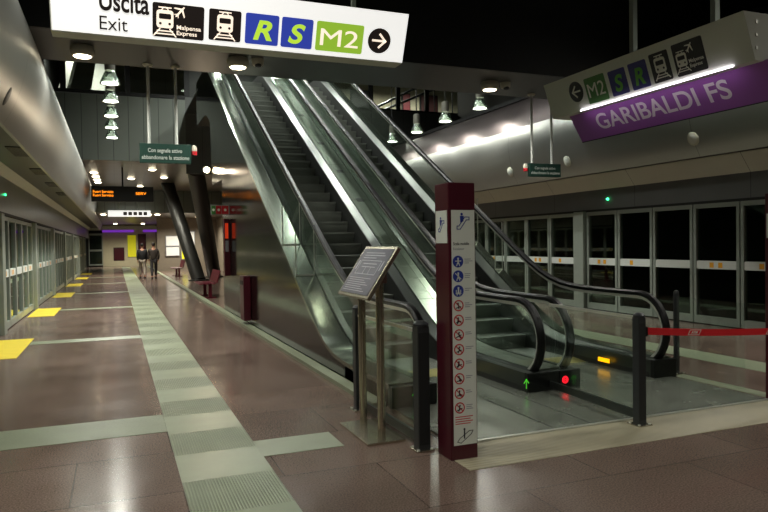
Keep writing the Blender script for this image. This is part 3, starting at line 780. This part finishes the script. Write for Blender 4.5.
# ------------------------------------------------------------------ station name sign
t = thing('station_sign', 'grey angled sign with purple station name board under it, upper right', 'sign', (5.6, 5.9, 3.23))
sec = [(5.5, 3.23), (5.35, 3.67), (5.98, 3.67), (5.83, 3.23)]
MB().loft([[(x, y, z) for x, z in sec] for y in (7.5, 4.44)]).build('sign_body', M['signgrey'], t, bevel=.004)
F = Face((5.498, 7.5, 3.231), (0, -1, 0), (-.15, 0, .44)); F.o = F.p(0, 0, .0)
arrow_icon(F, .593, .245, .13, -1, M['sblack'], M['spale'], t)
square(F, .775, .045, 1.135, .36, M['sgreen'], t); F.text('M2', .81, .12, .17, M['spale'], t, width=.29, bold=.0)
square(F, 1.2, .05, 1.475, .345, M['snavy'], t); F.text('S', 1.27, .1, .18, M['slime'], t, width=.14, bold=.03, shear=.2)
square(F, 1.53, .05, 1.8, .35, M['snavy'], t); F.text('R', 1.59, .1, .18, M['slime'], t, width=.15, bold=.03, shear=.2)
square(F, 1.855, .055, 2.115, .37, M['sblack'], t); train_icon(F, 1.985, .22, .22, M['spale'], M['sblack'], t)
square(F, 2.175, .05, 2.56, .385, M['sblack'], t); train_icon(F, 2.27, .2, .19, M['spale'], M['sblack'], t); plane_icon(F, 2.39, .31, .11, M['spale'], t)
F.text('Malpensa\nExpress', 2.355, .16, .036, M['spale'], t, width=.18, bold=.012)
mb = MB(); F.rect(mb, .59, -.002, 2.83, .006, .0, .015); mb.build('light_tube', M['tube'], t, label='white lit tube under the edge')
G = Face((5.6, 7.28, 3.23), (0, -1, 0), (-.2, 0, .32))
mb = MB(); G.rect(mb, 0, -.385, 3.15, .0, -.03, 0); b = mb.build('name_board', M['purple'], t, label='purple board with white letters')
G.text('GARIBALDI FS', .43, -.27, .205, M['signwhite'], b, width=1.97, bold=.015, z=.001)
mb = MB(); G.rect(mb, 0, -.395, 3.15, -.385, -.035, .004); mb.build('board_edge', M['sblack'], t)
for s in (1.54, 2.645): MB().box(5.4+.04, 5.4+.1, 7.5-s-.03, 7.5-s+.03, 3.67, 7.0).build('hanging_pole', M['alu'], t)
q = MB()
for z in (3.33, 3.45, 3.57): q.box(5.50, 5.53, 4.432, 4.44, z, z+.03)
q.build('end_cap_clips', M['trim'], t)

# ------------------------------------------------------------------ green emergency signs
def green_sign(x0, x1, z0, z1, y, label, poles, sidelamp):
    t = thing('emergency_sign', label, 'sign', ((x0+x1)/2, y, z0), 'green alarm signs hanging from the slab')
    MB().box(x0, x1, y-.04, y+.04, z0, z1).build('sign_panel', M['emg'], t, bevel=.004)
    F = Face((x0, y-.041, z0), (1, 0, 0), (0, 0, 1)); w = x1-x0; h = z1-z0
    F.text('Con segnale attivo', w*.16, h*.56, h*.2, M['emgtext'], t, width=w*.66, z=.001, bold=.01)
    F.text('abbandonare la stazione', w*.04, h*.2, h*.2, M['emgtext'], t, width=w*.92, z=.001, bold=.01)
    for p in poles:
        MB().tube([(p, y, z1), (p, y, 4.5)], .025, 10).build('hanging_pole', M['rail'], t, smooth=True)
        MB().lathe((p, y, 4.47), [(.06, 0), (.08, .02), (.08, .03)], n=16).build('pole_flange', M['lampwhite'], t, smooth=True)
    sx = x1+.05 if sidelamp > 0 else x0-.07
    MB().lathe((sx, y, z1-.1), [(.045, 0), (.05, .05), (.03, .09), (0, .1)], n=16).build('beacon', M['lampwhite'], t, smooth=True)
    MB().lathe((sx, y, z1-.16), [(.0, 0), (.045, 0), (.045, .06), (0, .06)], n=16).build('beacon_lens', M['redp'], t, smooth=True)
green_sign(.38, 1.17, 2.93, 3.24, 11.3, 'dark green sign with white text hanging on the left from two poles', (.53, .95), 1)
green_sign(7.62, 8.36, 2.87, 3.13, 11.2, 'dark green sign with white text hanging on the right before the curved duct', (7.7, 8.17), -1)

# ------------------------------------------------------------------ lamps
def spot(loc, e, size=130, blend=.8, col=(1, .98, .88), r=.12, parent=None, aim=(0, 0, -1)):
    l = bpy.data.lights.new('lamp_light', 'SPOT'); l.energy = e; l.spot_size = math.radians(size); l.spot_blend = blend; l.color = col; l.shadow_soft_size = r
    o = bpy.data.objects.new('lamp_light', l); COL.objects.link(o); o.location = loc
    o.rotation_euler = Vector(aim).to_track_quat('-Z', 'Y').to_euler()
    return o
EN = 800
def make_pendant(x, y, z, top, label, group):
    t = thing('pendant_lamp', label, 'lamp', (x, y, z), group)
    MB().lathe((x, y, z), [(.2, 0), (.205, .01), (.17, .11), (.12, .22), (.09, .28), (.08, .28), (.11, .22), (.16, .11), (.192, .012)], n=28).build('lamp_shade', M['shade'], t, smooth=True)
    MB().lathe((x, y, z+.28), [(.1, 0), (.105, .04), (.1, .26), (.05, .3), (0, .31)], n=24).build('lamp_housing', M['lampbody'], t, smooth=True)
    MB().lathe((x, y, z+.01), [(0, 0), (.165, 0), (.165, .012), (0, .014)], n=24).build('lamp_lens', M['lamp'], t)
    MB().tube([(x, y, z+.6), (x, y, top)], .012, 8).build('lamp_stem', M['dark'], t)
    return t
ordr = ['nearest', 'second nearest', 'third', 'fourth', 'fifth', 'sixth', 'seventh', 'eighth']
proto = None
rows = [(8.6, [14.75, 16.65, 18.55, 20.5, 22.4], 'right', 4.94), (-.04, [15.1, 16.95, 18.85, 20.7, 22.6], 'left', 5.0)]
for x, ys_, nm, z in rows:
    for i, y in enumerate(ys_):
        lb = '%s bell pendant lamp in the %s' % (ordr[i], 'row above the right duct' if nm == 'right' else 'left row before the grey panels')
        gp = 'pendant lamps in the %s row' % nm
        if proto is None: proto = make_pendant(x, y, z, 11.0, lb, gp)
        else:
            o = copy_tree(proto, None, (x, y, z)); o['label'] = lb; o['group'] = gp
        spot((x, y, z-.02), EN*.36 if nm == 'right' else EN*.55, 150)
# unseen lamps added above and behind the camera to light the near platform
for x in (-.12, 8.55):
    for k, y in enumerate((7.4, 4.6, 1.8, -1, -3.8)):
        o = copy_tree(proto, None, (x, y, 5.35)); o['label'] = '%s added unseen lamp of the %s row over the near platform' % (ordr[k], 'left' if x < 0 else 'right'); o['group'] = 'added unseen lamps over the near platform'
        for ch in o.children:
            if ch.name.startswith('lamp_stem'): ch.scale = (1, 1, (7.0-5.35)/6.0)
        spot((x, y, 5.33), EN*.36, 150)

for k, y in enumerate((13, 16, 19, 22)):  # lamps added behind the slab, out of view, to light the escalators
    for x, sd in ((3.3, 'left'), (5.2, 'right')):
        o = copy_tree(proto, None, (x, y, 9.2)); o['label'] = '%s added unseen lamp high over the %s escalator' % (ordr[k], sd); o['group'] = 'added unseen lamps high over the escalators'
        for ch in o.children:
            if ch.name.startswith('lamp_stem'): ch.scale = (1, 1, .2)
        spot((x, y, 9.18), 650, 150, col=(.97, 1, .93))
# surface lights under the slab, with dome cameras
def slab_light(x, y, label, cam):
    t = thing('slab_light', label, 'lamp', (x, y, 4.5), 'round lights under the slab')
    MB().lathe((x, y, 4.36), [(.13, 0), (.16, .03), (.17, .09), (.15, .14)], n=28).build('light_housing', M['lampwhite'], t, smooth=True)
    MB().lathe((x, y, 4.35), [(0, 0), (.11, 0), (.125, .012), (0, .014)], n=28).build('light_lens', M['lampwarm'], t)
    spot((x, y, 4.33), 260, 150)
    if cam:
        c = thing('dome_camera', 'small camera in a white ring beside the %s slab light' % cam, 'camera', (x+.18+.12, y-.05, 4.5), 'cameras under the slab')
        MB().lathe((x+.3, y-.05, 4.40), [(.07, 0), (.09, .02), (.1, .101)], n=20).build('camera_housing', M['lampwhite'], c, smooth=True)
        MB().lathe((x+.3, y-.08, 4.36), [(0, 0), (.04, .01), (.055, .04), (.055, .06)], n=20).build('camera_lens', M['sblack'], c, smooth=True)
slab_light(-.39, 10.6, 'round slab light at upper left beside the silver duct', None)
slab_light(1.82, 10.5, 'round slab light above the top of the left escalator', 'middle')
slab_light(6.39, 10.6, 'round slab light above the right side lamps', 'right')

# recessed downlights in the low ceiling
for i, (x, y, z) in enumerate([(-.75, 29.0, 4.6), (-.72, 30.6, 4.6), (-.71, 32.0, 4.6), (-.7, 33.4, 4.6), (.68, 31.2, 4.6), (1.37, 27.4, 4.6), (2.0, 30.4, 4.6), (1.18, 35.2, 4.6),
                               (-.6, 39.4, 3.4), (.05, 39.4, 3.4), (1.26, 39.4, 3.4), (1.75, 39.4, 3.4), (2.2, 39.4, 3.4), (0, 55.5, 3.4), (2, 55.5, 3.4), (3.4, 43, 3.4), (4.8, 43, 3.4)]):  # last four are added to brighten the far wall and notices
    if i < 8: lb = 'recessed downlight in the low metal ceiling ' + ('first in the left column of four', 'second in the left column of four', 'third in the left column of four', 'last in the left column of four', 'right of the left column of four', 'brightest, under the green sign', 'right beside the dark column', 'just above the departures display')[i]
    else: lb = 'tiny downlight over the far wall, ' + ('leftmost', 'second from left', 'third from left', 'fourth from left', 'rightmost', 'added deep left', 'added deep right', 'added before the white notices', 'added before the large poster')[i-8]
    t = thing('downlight', lb, 'lamp', (x, y, z), 'downlights in the low ceilings')
    MB().lathe((x, y, z-.02), [(.16, .019), (.19, .019), (.19, 0), (.16, 0)], n=16).build('downlight_ring', M['lampwhite'], t)
    MB().lathe((x, y, z-.075), [(0, 0), (.1, .01), (.15, .05), (.15, .073), (0, .073)], n=16).build('downlight_lens', M['lampwarm'], t)
    if i in (0, 3, 4, 6, 7, 9, 11, 12, 13, 14, 15, 16): spot((x, y, z-.1), 380 if y < 38 else 480, 155, col=(1, .95, .8))
# bright flood at the end of the cladding
t = thing('floodlight', 'bright glaring floodlight at the end of the polished cladding', 'lamp', (2.3, 18.4, 3.6))
MB().lathe((2.3, 18.36, 3.62), [(0, 0), (.085, 0), (.1, .05), (.06, .16), (0, .17)], n=20, axis=(0, 1, .2)).build('flood_housing', M['lampbody'], t, smooth=True)
MB().lathe((2.3, 18.35, 3.62), [(0, 0), (.075, 0), (0, -.012)], n=20, axis=(0, 1, .2)).build('flood_lens', M['flood'], t)
MB().tube([(2.3, 18.5, 3.65), (2.5, 18.5, 3.75)], .02, 8).build('flood_bracket', M['dark'], t)
spot((2.25, 18.25, 3.58), 70, 140, col=(1, .82, .6), r=.06, aim=(-.5, -.8, -.7))

# ------------------------------------------------------------------ departures displays
def led_board(x0, x1, z0, z1, y, label):
    t = thing('departures_display', label, 'display', ((x0+x1)/2, y, z0))
    MB().box(x0, x1, y, y+.2, z0, z1).build('display_case', M['sblack'], t, bevel=.01)
    F = Face((x0, y-.001, z0), (1, 0, 0), (0, 0, 1)); h = z1-z0; w = x1-x0
    F.text('Fuori Servizio\nFuori Servizio', w*.03, h*.56, h*.17, M['led'], t, width=w*.32, bold=.0)
    F.text('SERV', w*.71, h*.46, h*.17, M['led'], t, width=w*.17, bold=.0)
    MB().tube([((x0+x1)/2, y+.1, z1), ((x0+x1)/2, y+.1, 11 if y < 25 else 4.6)], .03, 8).build('hanging_pole', M['dark'], t)
led_board(-.81, 1.38, 3.30, 3.87, 27.0, 'black departures display with orange text hanging over the left platform')
for p in (-.1, ): pass
t = thing('platform_sign', 'small white lit sign with black symbols over the far end', 'sign', (.8, 37.6, 3.2))
MB().box(-.35, 1.75, 37.6, 37.75, 3.18, 3.5).build('sign_panel', M['lb_white'], t)
F = Face((-.35, 37.599, 3.18), (1, 0, 0), (0, 0, 1))
mb = MB()
for k in range(5): F.rect(mb, .75+.25*k, .07, .93+.25*k, .25)
mb.build('symbol_squares', M['lb_black'], t)
for x in (.2, 1.1): MB().tube([(x, 37.67, 3.5), (x, 37.67, 4.6)], .03, 8).build('hanging_pole', M['alu'], t)

# ------------------------------------------------------------------ wall fittings beside the cladding
t = thing('litter_bin', 'burgundy litter bin fixed low on the polished escalator cladding', 'bin', (2.36, 13.1, .1))
MB().loft([[(2.28, 13.0, z), (2.418, 13.0, z), (2.418, 13.4, z), (2.28, 13.4, z)] if z < 2 else None for z in (.12, .97)]).build('bin_body', M['burg'], t, bevel=.01)
MB().box(2.27, 2.418, 12.99, 13.41, .97, .99).build('bin_lid', M['burg'], t, bevel=.006)
MB().box(2.27, 2.28, 13.06, 13.34, .82, .9).build('bin_slot', M['sblack'], t)
t = thing('information_pillar', 'tall thin burgundy pillar with a red lit strip against the cladding', 'panel', (2.36, 15.5, .2))
MB().box(2.29, 2.418, 15.4, 15.5, .9, 2.2).build('pillar_frame', M['burg'], t, bevel=.006)
MB().box(2.31, 2.38, 15.392, 15.4, 1.75, 2.1).build('red_strip', mat('red_notice', (226, 60, 30), .5, emit=(220, 60, 20), estr=.35), t, label='bright red strip')
MB().box(2.31, 2.38, 15.392, 15.4, 1.45, 1.7).build('pale_strip', M['greyink'], t)
t = thing('projecting_sign', 'small projecting sign of green and red squares above the burgundy pillar', 'sign', (2.2, 15.5, 2.3))
MB().box(2.02, 2.418, 15.5, 15.53, 2.29, 2.52).build('sign_backing', M['alu'], t)
for k, (m_, a, b) in enumerate((('sgreen', 2.03, 2.12), ('redp', 2.13, 2.25), ('redp', 2.26, 2.41))):
    MB().box(a, b, 15.494, 15.5, 2.31, 2.5).build('symbol_square', M[m_], t)
    MB().lathe(((a+b)/2, 15.494, 2.405), [(0, 0), (.03, 0), (.03, .003), (0, .003)], n=14, axis=(0, -1, 0)).build('symbol', M['spale'], t)

# inclined columns
for (b, tp, lb) in (((3.5, 31.5, 0), (2.35, 33.5, 4.6), 'left dark inclined round column at the end of the escalators'), ((4.6, 34.5, 0), (2.95, 27.0, 4.6), 'right dark inclined round column, taller and leaning over the benches')):
    t = thing('inclined_column', lb, 'column', b, 'pair of inclined columns')
    MB().tube([b, tp], .33 if tp[0] > 2.5 else .31, 28).build('column_shaft', M['column'], t, smooth=True)
    MB().lathe((b[0], b[1], 0), [(.45, 0), (.45, .05), (.36, .06)], n=28).build('column_foot', M['dark'], t)

# benches
def bench(x, y0, y1, label):
    """long side along the platform, backrest on the far (right) side"""
    t = thing('bench', label, 'bench', (x+.25, (y0+y1)/2, 0), 'burgundy benches')
    mb = MB()
    for k in range(5): mb.box(x+.1*k, x+.1*k+.085, y0, y1, .42, .45)
    mb.build('seat', M['bench'], t)
    MB().loft([[(x+.5, y, .46), (x+.53, y, .45), (x+.64, y, .82), (x+.61, y, .83)] for y in (y0, y1)]).build('backrest', M['bench'], t)
    for y in (y0+.15, y1-.15):
        MB().box(x+.28, x+.38, y-.05, y+.05, .03, .42).build('leg', M['bench'], t, bevel=.008)
        MB().box(x+.1, x+.5, y-.06, y+.06, 0, .03).build('foot', M['bench'], t)
bench(2.3, 20.6, 22.2, 'burgundy bench nearest, just past the polished cladding')
bench(2.7, 36.0, 38.0, 'burgundy bench farther back beside the notice boards')

# notice boards
def board(x0, x1, z0, z1, y, label, m, cat='notice board', group=None):
    t = thing('notice_board', label, cat, ((x0+x1)/2, y, z0), group)
    MB().box(x0-.03, x1+.03, y, y+.04, z0-.03, z1+.03).build('board_frame', M['greyink'], t)
    MB().box(x0, x1, y-.006, y, z0, z1).build('board_sheet', m, t)
wl = mat('backlit_paper', (214, 212, 206), .5, 0, .1, 3, emit=(214, 208, 206), estr=.2)
board(3.0, 3.78, 1.62, 2.22, 44.9, 'upper white notice left of the inclined columns', wl)
board(3.0, 3.78, .98, 1.52, 44.9, 'lower white notice left of the inclined columns', wl)
board(4.0, 4.75, 1.5, 2.5, 44.9, 'large white poster between the inclined columns', wl)
board(3.95, 4.3, .75, 1.4, 44.88, 'yellow poster low between the inclined columns', M['paper_y'])
MB().box(0, 0.001, 0, .001, 0, .001).bm.free()
# far wall
for (x0_, x1_, z0_, z1_, m_, lb, c) in ((.9, 1.55, .75, 2.54, M['paper_y'], 'yellow timetable poster on the far cream wall', 'poster'), (-.15, .6, .5, 1.5, M['burg'], 'low burgundy panel on the far cream wall', 'panel'), (1.75, 2.3, .3, 2.6, M['burg'], 'tall burgundy panel right of the yellow timetable', 'panel')):
    t = thing('wall_poster' if c == 'poster' else 'wall_panel', lb, c, ((x0_+x1_)/2, 58.8, z0_))
    MB().box(x0_, x1_, 58.84, 58.89, z0_, z1_).build('sheet', m_, t)
    MB().box(x0_-.04, x1_+.04, 58.87, 58.9, z0_-.04, z1_+.04).build('frame', M['dark'] if c != 'poster' else M['alu'], t)
t = thing('station_sign', 'long purple lit sign band over the far cream wall', 'sign', (.9, 58.5, 2.7))
MB().box(-2.0, 3.2, 58.5, 58.7, 2.95, 3.3).build('sign_body', M['signgrey'], t)
MB().box(-1.0, 1.4, 58.49, 58.5, 2.78, 2.97).build('purple_band', M['lit_purple'], t); MB().box(2.1, 3.2, 58.49, 58.5, 2.78, 2.97).build('purple_band', M['lit_purple'], t)
dn[0] += 1
d = bpy.data.objects.new('door_%d' % dn[0], None); COL.objects.link(d); d.location = (-1.5, 58.9, 0); d['kind'] = 'structure'
mb = MB(); mb.box(-2.05, -1.97, 58.8, 58.9, .1, 2.7); mb.box(-1.05, -.97, 58.8, 58.9, .1, 2.7); mb.box(-1.97, -1.05, 58.8, 58.9, 2.55, 2.7); mb.box(-1.97, -1.05, 58.8, 58.9, 1.25, 1.4); mb.box(-1.97, -1.05, 58.8, 58.9, .1, .22); mb.build('door_frame', M['alu'], d)
MB().box(-1.97, -1.05, 58.86, 58.87, .22, 2.55).build('glass_pane', M['pane'], d)
MB().box(-2.2, -.97, 58.92, 59.0, 0, 3.4).build('dark_back', M['tunnel'], d)

# ------------------------------------------------------------------ mezzanine
wn = [0]
def window_posts(xs, y, z0, z1, m=M['dark']):
    wn[0] += 1
    d = bpy.data.objects.new('window_%d' % wn[0], None); COL.objects.link(d); d.location = (xs[0], y, z0); d['kind'] = 'structure'
    for x in xs: MB().box(x-.09, x+.09, y-.05, y+.05, z0, z1).build('window_post', m, d)
    MB().box(xs[0], xs[-1], y-.06, y+.06, z0-.02, z0+.1).build('window_sill', m, d)
    MB().box(xs[0], xs[-1], y-.008, y+.008, z0+.1, z1).build('glass_pane', M['glass'], d)
window_posts([-2.2, -1.55, .5, 2.5], 25.1, 6.9, 11)
window_posts([8.0, 9.7, 10.9, 12.2, 13.8, 16.5], 25.3, 6.97, 11)
trim(flat(2.5, 8, 25.2, 25.3, 6.9, 11), M['soffit'])
for (x0_, x1_, m_, lb) in ((11.9, 12.9, M['sblack'], 'dark doorway panel on the mezzanine wall behind the stair rail'), (14.9, 15.3, mat('dull_red_panel', (120, 22, 34), .5), 'narrow red panel on the mezzanine wall'), (16.0, 17.0, mat('maroon_panel', (60, 30, 30), .5), 'dark maroon panel at the right of the mezzanine wall')):
    t = thing('doorway_panel', lb, 'panel', ((x0_+x1_)/2, 33.9, 7.2))
    MB().box(x0_, x1_, 33.85, 33.99, 7.0, 9.8).build('panel_sheet', m_, t); MB().box(x0_-.06, x1_+.06, 33.92, 33.995, 6.95, 9.86).build('panel_frame', M['dark'], t)
t = thing('stair_rail', 'dark sloping stair handrail on the mezzanine behind the right escalator', 'railing', (12, 30, 6.85))
MB().tube([(9.6, 30, 7.0), (16, 30, 10.3)], .06, 8).build('upper_rail', M['dark'], t); MB().tube([(9.6, 30, 6.9), (16, 30, 9.7)], .06, 8).build('lower_rail', M['dark'], t)
mb = MB()
for k in range(7): x = 9.9+k; mb.tube([(x, 30, 6.85), (x, 30, 7.0+(x-9.6)*.515)], .03, 6)
mb.build('rail_post', M['dark'], t)
t = thing('mezzanine_escalator', 'pale lit escalator seen small through the upper left window', 'escalator', (-1.3, 30, 6.85))
MB().prism([(-2.0, 27.3, 6.9), (-1.7, 27.3, 6.9), (-1.2, 27.3, 8.9), (-1.45, 27.3, 8.9)], (0, 1, 0)).build('side_panel', M['trim'], t)
MB().prism([(-.9, 28.3, 6.9), (-.35, 28.3, 6.9), (-.15, 28.3, 8.9), (-.55, 28.3, 8.9)], (0, 1, 0)).build('side_panel', M['white'], t)
MB().tube([(-.28, 28.2, 6.95), (-.05, 28.2, 9.0)], .05, 8).build('handrail', M['rubber'], t)
for (x, y, z, nm) in ((-1.1, 26.3, 9.6, 'left'), (12.4, 31.5, 10.4, 'right'), (15.5, 31.5, 10.4, 'far right'), (9.5, 31.5, 10.4, 'near right')):  # lamps out of view, added to light the mezzanine panels and wall
    t = thing('fill_lamp', 'unseen lamp added to light the upper %s mezzanine' % nm, 'lamp', (x, y, z))
    MB().lathe((x, y, z), [(.16, 0), (.2, .03), (.12, .16), (0, .2)], n=20).build('lamp_housing', M['lampwhite'], t, smooth=True)
    MB().lathe((x, y, z-.01), [(0, 0), (.15, 0), (.15, .012), (0, .012)], n=20).build('lamp_lens', M['lampwarm'], t)
    spot((x, y, z-.03), 1100, 160)

# ------------------------------------------------------------------ people
def skin_mesh(name, joints, edges, m, parent, sub=1, root=0):
    me = bpy.data.meshes.new(name); base = Vector(parent.location) if parent.parent is None else Vector(parent.parent.location)
    me.from_pydata([Vector(p[:3]) for p in joints], edges, []); me.materials.append(m)
    o = bpy.data.objects.new(name, me); COL.objects.link(o); o.parent = parent
    sm = o.modifiers.new('skin', 'SKIN'); sm.use_smooth_shade = True
    if not me.skin_vertices: me.attributes
    sv = me.skin_vertices[0].data if me.skin_vertices else None
    if sv:
        for i, p in enumerate(joints):
            sv[i].radius = (p[3], p[4] if len(p) > 4 else p[3]); sv[i].use_root = (i == root)
    ss = o.modifiers.new('sub', 'SUBSURF'); ss.levels = sub; ss.render_levels = sub
    return o
def person(x, y, h, stride, jm, tm, label, facing=1):
    """walking away (back to the camera), local metres scaled by h/1.75"""
    t = thing('person', label, 'person', (x, y, 0), 'two people walking away')
    k = h/1.75
    def J(a, b, c, r, r2=None): return (a*k, b*k*facing, c*k, r*k, (r2 or r)*k)
    s = stride
    body = [J(0, 0, .95, .13, .1), J(0, .0, 1.15, .12, .09), J(0, .02, 1.38, .16, .1), J(0, .03, 1.5, .055), J(0, .04, 1.57, .055),
            J(-.09, 0, .9, .085), J(-.1, s*.22+.03, .5, .06), J(-.1, s*.34-.06, .09, .04), J(-.1, s*.34+.1, .04, .035),
            J(.09, 0, .9, .085), J(.1, -s*.12+.04, .5, .06), J(.1, -s*.34, .1, .04), J(.1, -s*.34+.14, .04, .035),
            J(-.19, .02, 1.42, .055), J(-.24, -s*.08, 1.13, .043), J(-.22, s*.0+.08, .9, .03), J(-.215, .1, .85, .028),
            J(.19, .02, 1.42, .055), J(.24, s*.04, 1.13, .043), J(.22, .12, .9, .03), J(.215, .14, .85, .028)]
    ed = [(0,1),(1,2),(2,3),(3,4),(0,5),(5,6),(6,7),(7,8),(0,9),(9,10),(10,11),(11,12),(2,13),(13,14),(14,15),(15,16),(2,17),(17,18),(18,19),(19,20)]
    # fingers as short chains from the palms
    for hand, sx in ((16, -1), (20, 1)):
        hx, hy, hz = [v/k for v in body[hand][:3]]
        for q in range(4):
            i0 = len(body); L_ = (.07, .085, .08, .06)[q]
            body.append(J(hx + .004*sx, hy*facing+.03-.02*q if facing < 0 else hy+.03-.02*q, hz-.05, .009)); body.append(J(hx-.004*sx, (hy+.035-.02*q), hz-.05-L_*.55, .008)); body.append(J(hx-.015*sx, (hy+.035-.02*q), hz-.05-L_, .007))
            ed += [(hand, i0), (i0, i0+1), (i0+1, i0+2)]
        i0 = len(body); body.append(J(hx-.01*sx, hy+.045, hz-.02, .01)); body.append(J(hx-.02*sx, hy+.06, hz-.06, .008)); ed += [(hand, i0), (i0, i0+1)]
    b = skin_mesh('body', body, ed, M['skin'], t, 1)
    # head with face
    hm = MB(); c = Vector((0, .04*k*facing, 1.665*k))
    hm.lathe(Vector(t.location)+c-Vector((0, 0, .115*k)), [(.02*k, 0), (.055*k, .01*k), (.07*k, .05*k), (.078*k, .11*k), (.078*k, .15*k), (.06*k, .2*k), (.03*k, .225*k), (0, .23*k)], n=20)
    hm.prism([Vector(t.location)+c+Vector(p)*k for p in ((-.012, .07*facing, -.03), (.012, .07*facing, -.03), (0, .075*facing, .02))], (0, .022*k*facing, -.004))
    for sx in (-1, 1): hm.box(*(lambda q: (q.x-.008*k, q.x+.008*k, q.y-.015*k, q.y+.015*k, q.z-.03*k, q.z+.03*k))(Vector(t.location)+c+Vector((sx*.08, 0, 0))*k))
    hd = hm.build('head', M['skin'], t, smooth=True)
    e = MB()
    for sx in (-1, 1): e.lathe(Vector(t.location)+c+Vector((sx*.03, .07*facing, .005))*k, [(0, 0), (.01*k, .003*k), (0, .012*k)], n=10, axis=(0, facing, 0))
    e.build('eyes', M['sblack'], hd)
    MB().lathe(Vector(t.location)+c+Vector((0, -.012*facing, -.05))*k, [(.07*k, 0), (.084*k, .05*k), (.088*k, .1*k), (.07*k, .15*k), (.03*k, .178*k), (0, .182*k)], n=20).build('hair', M['hair'], t, smooth=True)
    jk = [J(0, 0, .86, .2, .16), J(0, .0, 1.12, .19, .15), J(0, .02, 1.38, .21, .15), J(0, .03, 1.5, .12, .11),
          J(-.19, .02, 1.42, .07), J(-.24, -s*.08, 1.13, .058), J(-.222, .07, .93, .045), J(.19, .02, 1.42, .07), J(.24, s*.04, 1.13, .058), J(.222, .11, .93, .045)]
    skin_mesh('jacket', jk, [(0,1),(1,2),(2,3),(2,4),(4,5),(5,6),(2,7),(7,8),(8,9)], jm, t, 1)
    tr = [J(0, 0, .93, .14, .11), J(-.09, 0, .88, .1), J(-.1, s*.22+.03, .5, .078), J(-.1, s*.34-.06, .13, .06), J(.09, 0, .88, .1), J(.1, -s*.12+.04, .5, .078), J(.1, -s*.34, .14, .06)]
    skin_mesh('trousers', tr, [(0,1),(1,2),(2,3),(0,4),(4,5),(5,6)], tm, t, 1)
    for jx in (7, 11):
        p = body[jx]; q = body[jx+1]
        MB().loft([[(Vector(t.location) + Vector((p[0]+dx*k, p[1]+dy*k*facing, z*k))) for dx, dy in ((-.045, -.06), (.045, -.06), (.05, .1), (.03, .2), (-.03, .2), (-.05, .1))] for z in (.0, .05, .085)]).build('shoe', M['sblack'], t, smooth=True)
person(1.22, 35.6, 1.72, .9, M['jacket'], M['pale_tr'], 'walking person in black jacket and pale trousers, left of the pair')
person(1.72, 34.8, 1.75, -.8, M['brown'], M['dark_tr'], 'walking person in dark brown coat and dark trousers, right of the pair')

# ------------------------------------------------------------------ world, camera, render settings
w = bpy.data.worlds.new('world'); S.world = w; w.use_nodes = True
w.node_tree.nodes['Background'].inputs['Color'].default_value = (.75, .85, .8, 1)
w.node_tree.nodes['Background'].inputs['Strength'].default_value = .012

cd = bpy.data.cameras.new('camera'); cam = bpy.data.objects.new('camera', cd); COL.objects.link(cam)
f = 666.28; yaw, pit, rol = .382303, .0198568, .0150118
cd.sensor_fit = 'HORIZONTAL'; cd.sensor_width = 36; cd.lens = f/768*36
cd.clip_end = 200
Fw = Vector((math.sin(yaw)*math.cos(pit), math.cos(yaw)*math.cos(pit), -math.sin(pit)))
Rr = Vector((math.cos(yaw), -math.sin(yaw), 0)); Dn = Fw.cross(Rr)
R2 = math.cos(rol)*Rr + math.sin(rol)*Dn; D2 = -math.sin(rol)*Rr + math.cos(rol)*Dn
mw = Matrix((( R2.x, -D2.x, -Fw.x, 0), (R2.y, -D2.y, -Fw.y, 0), (R2.z, -D2.z, -Fw.z, 1.6), (0, 0, 0, 1)))
cam.matrix_world = mw
S.camera = cam
vs = S.view_settings; vs.view_transform = 'Standard'; vs.look = 'None'; vs.gamma = 1; vs.exposure = .2; vs.use_curve_mapping = False
S.cycles.max_bounces = 8; S.cycles.transparent_max_bounces = 24; S.cycles.sample_clamp_indirect = 3; S.cycles.use_denoising = True
S.cycles.caustics_reflective = False; S.cycles.caustics_refractive = False
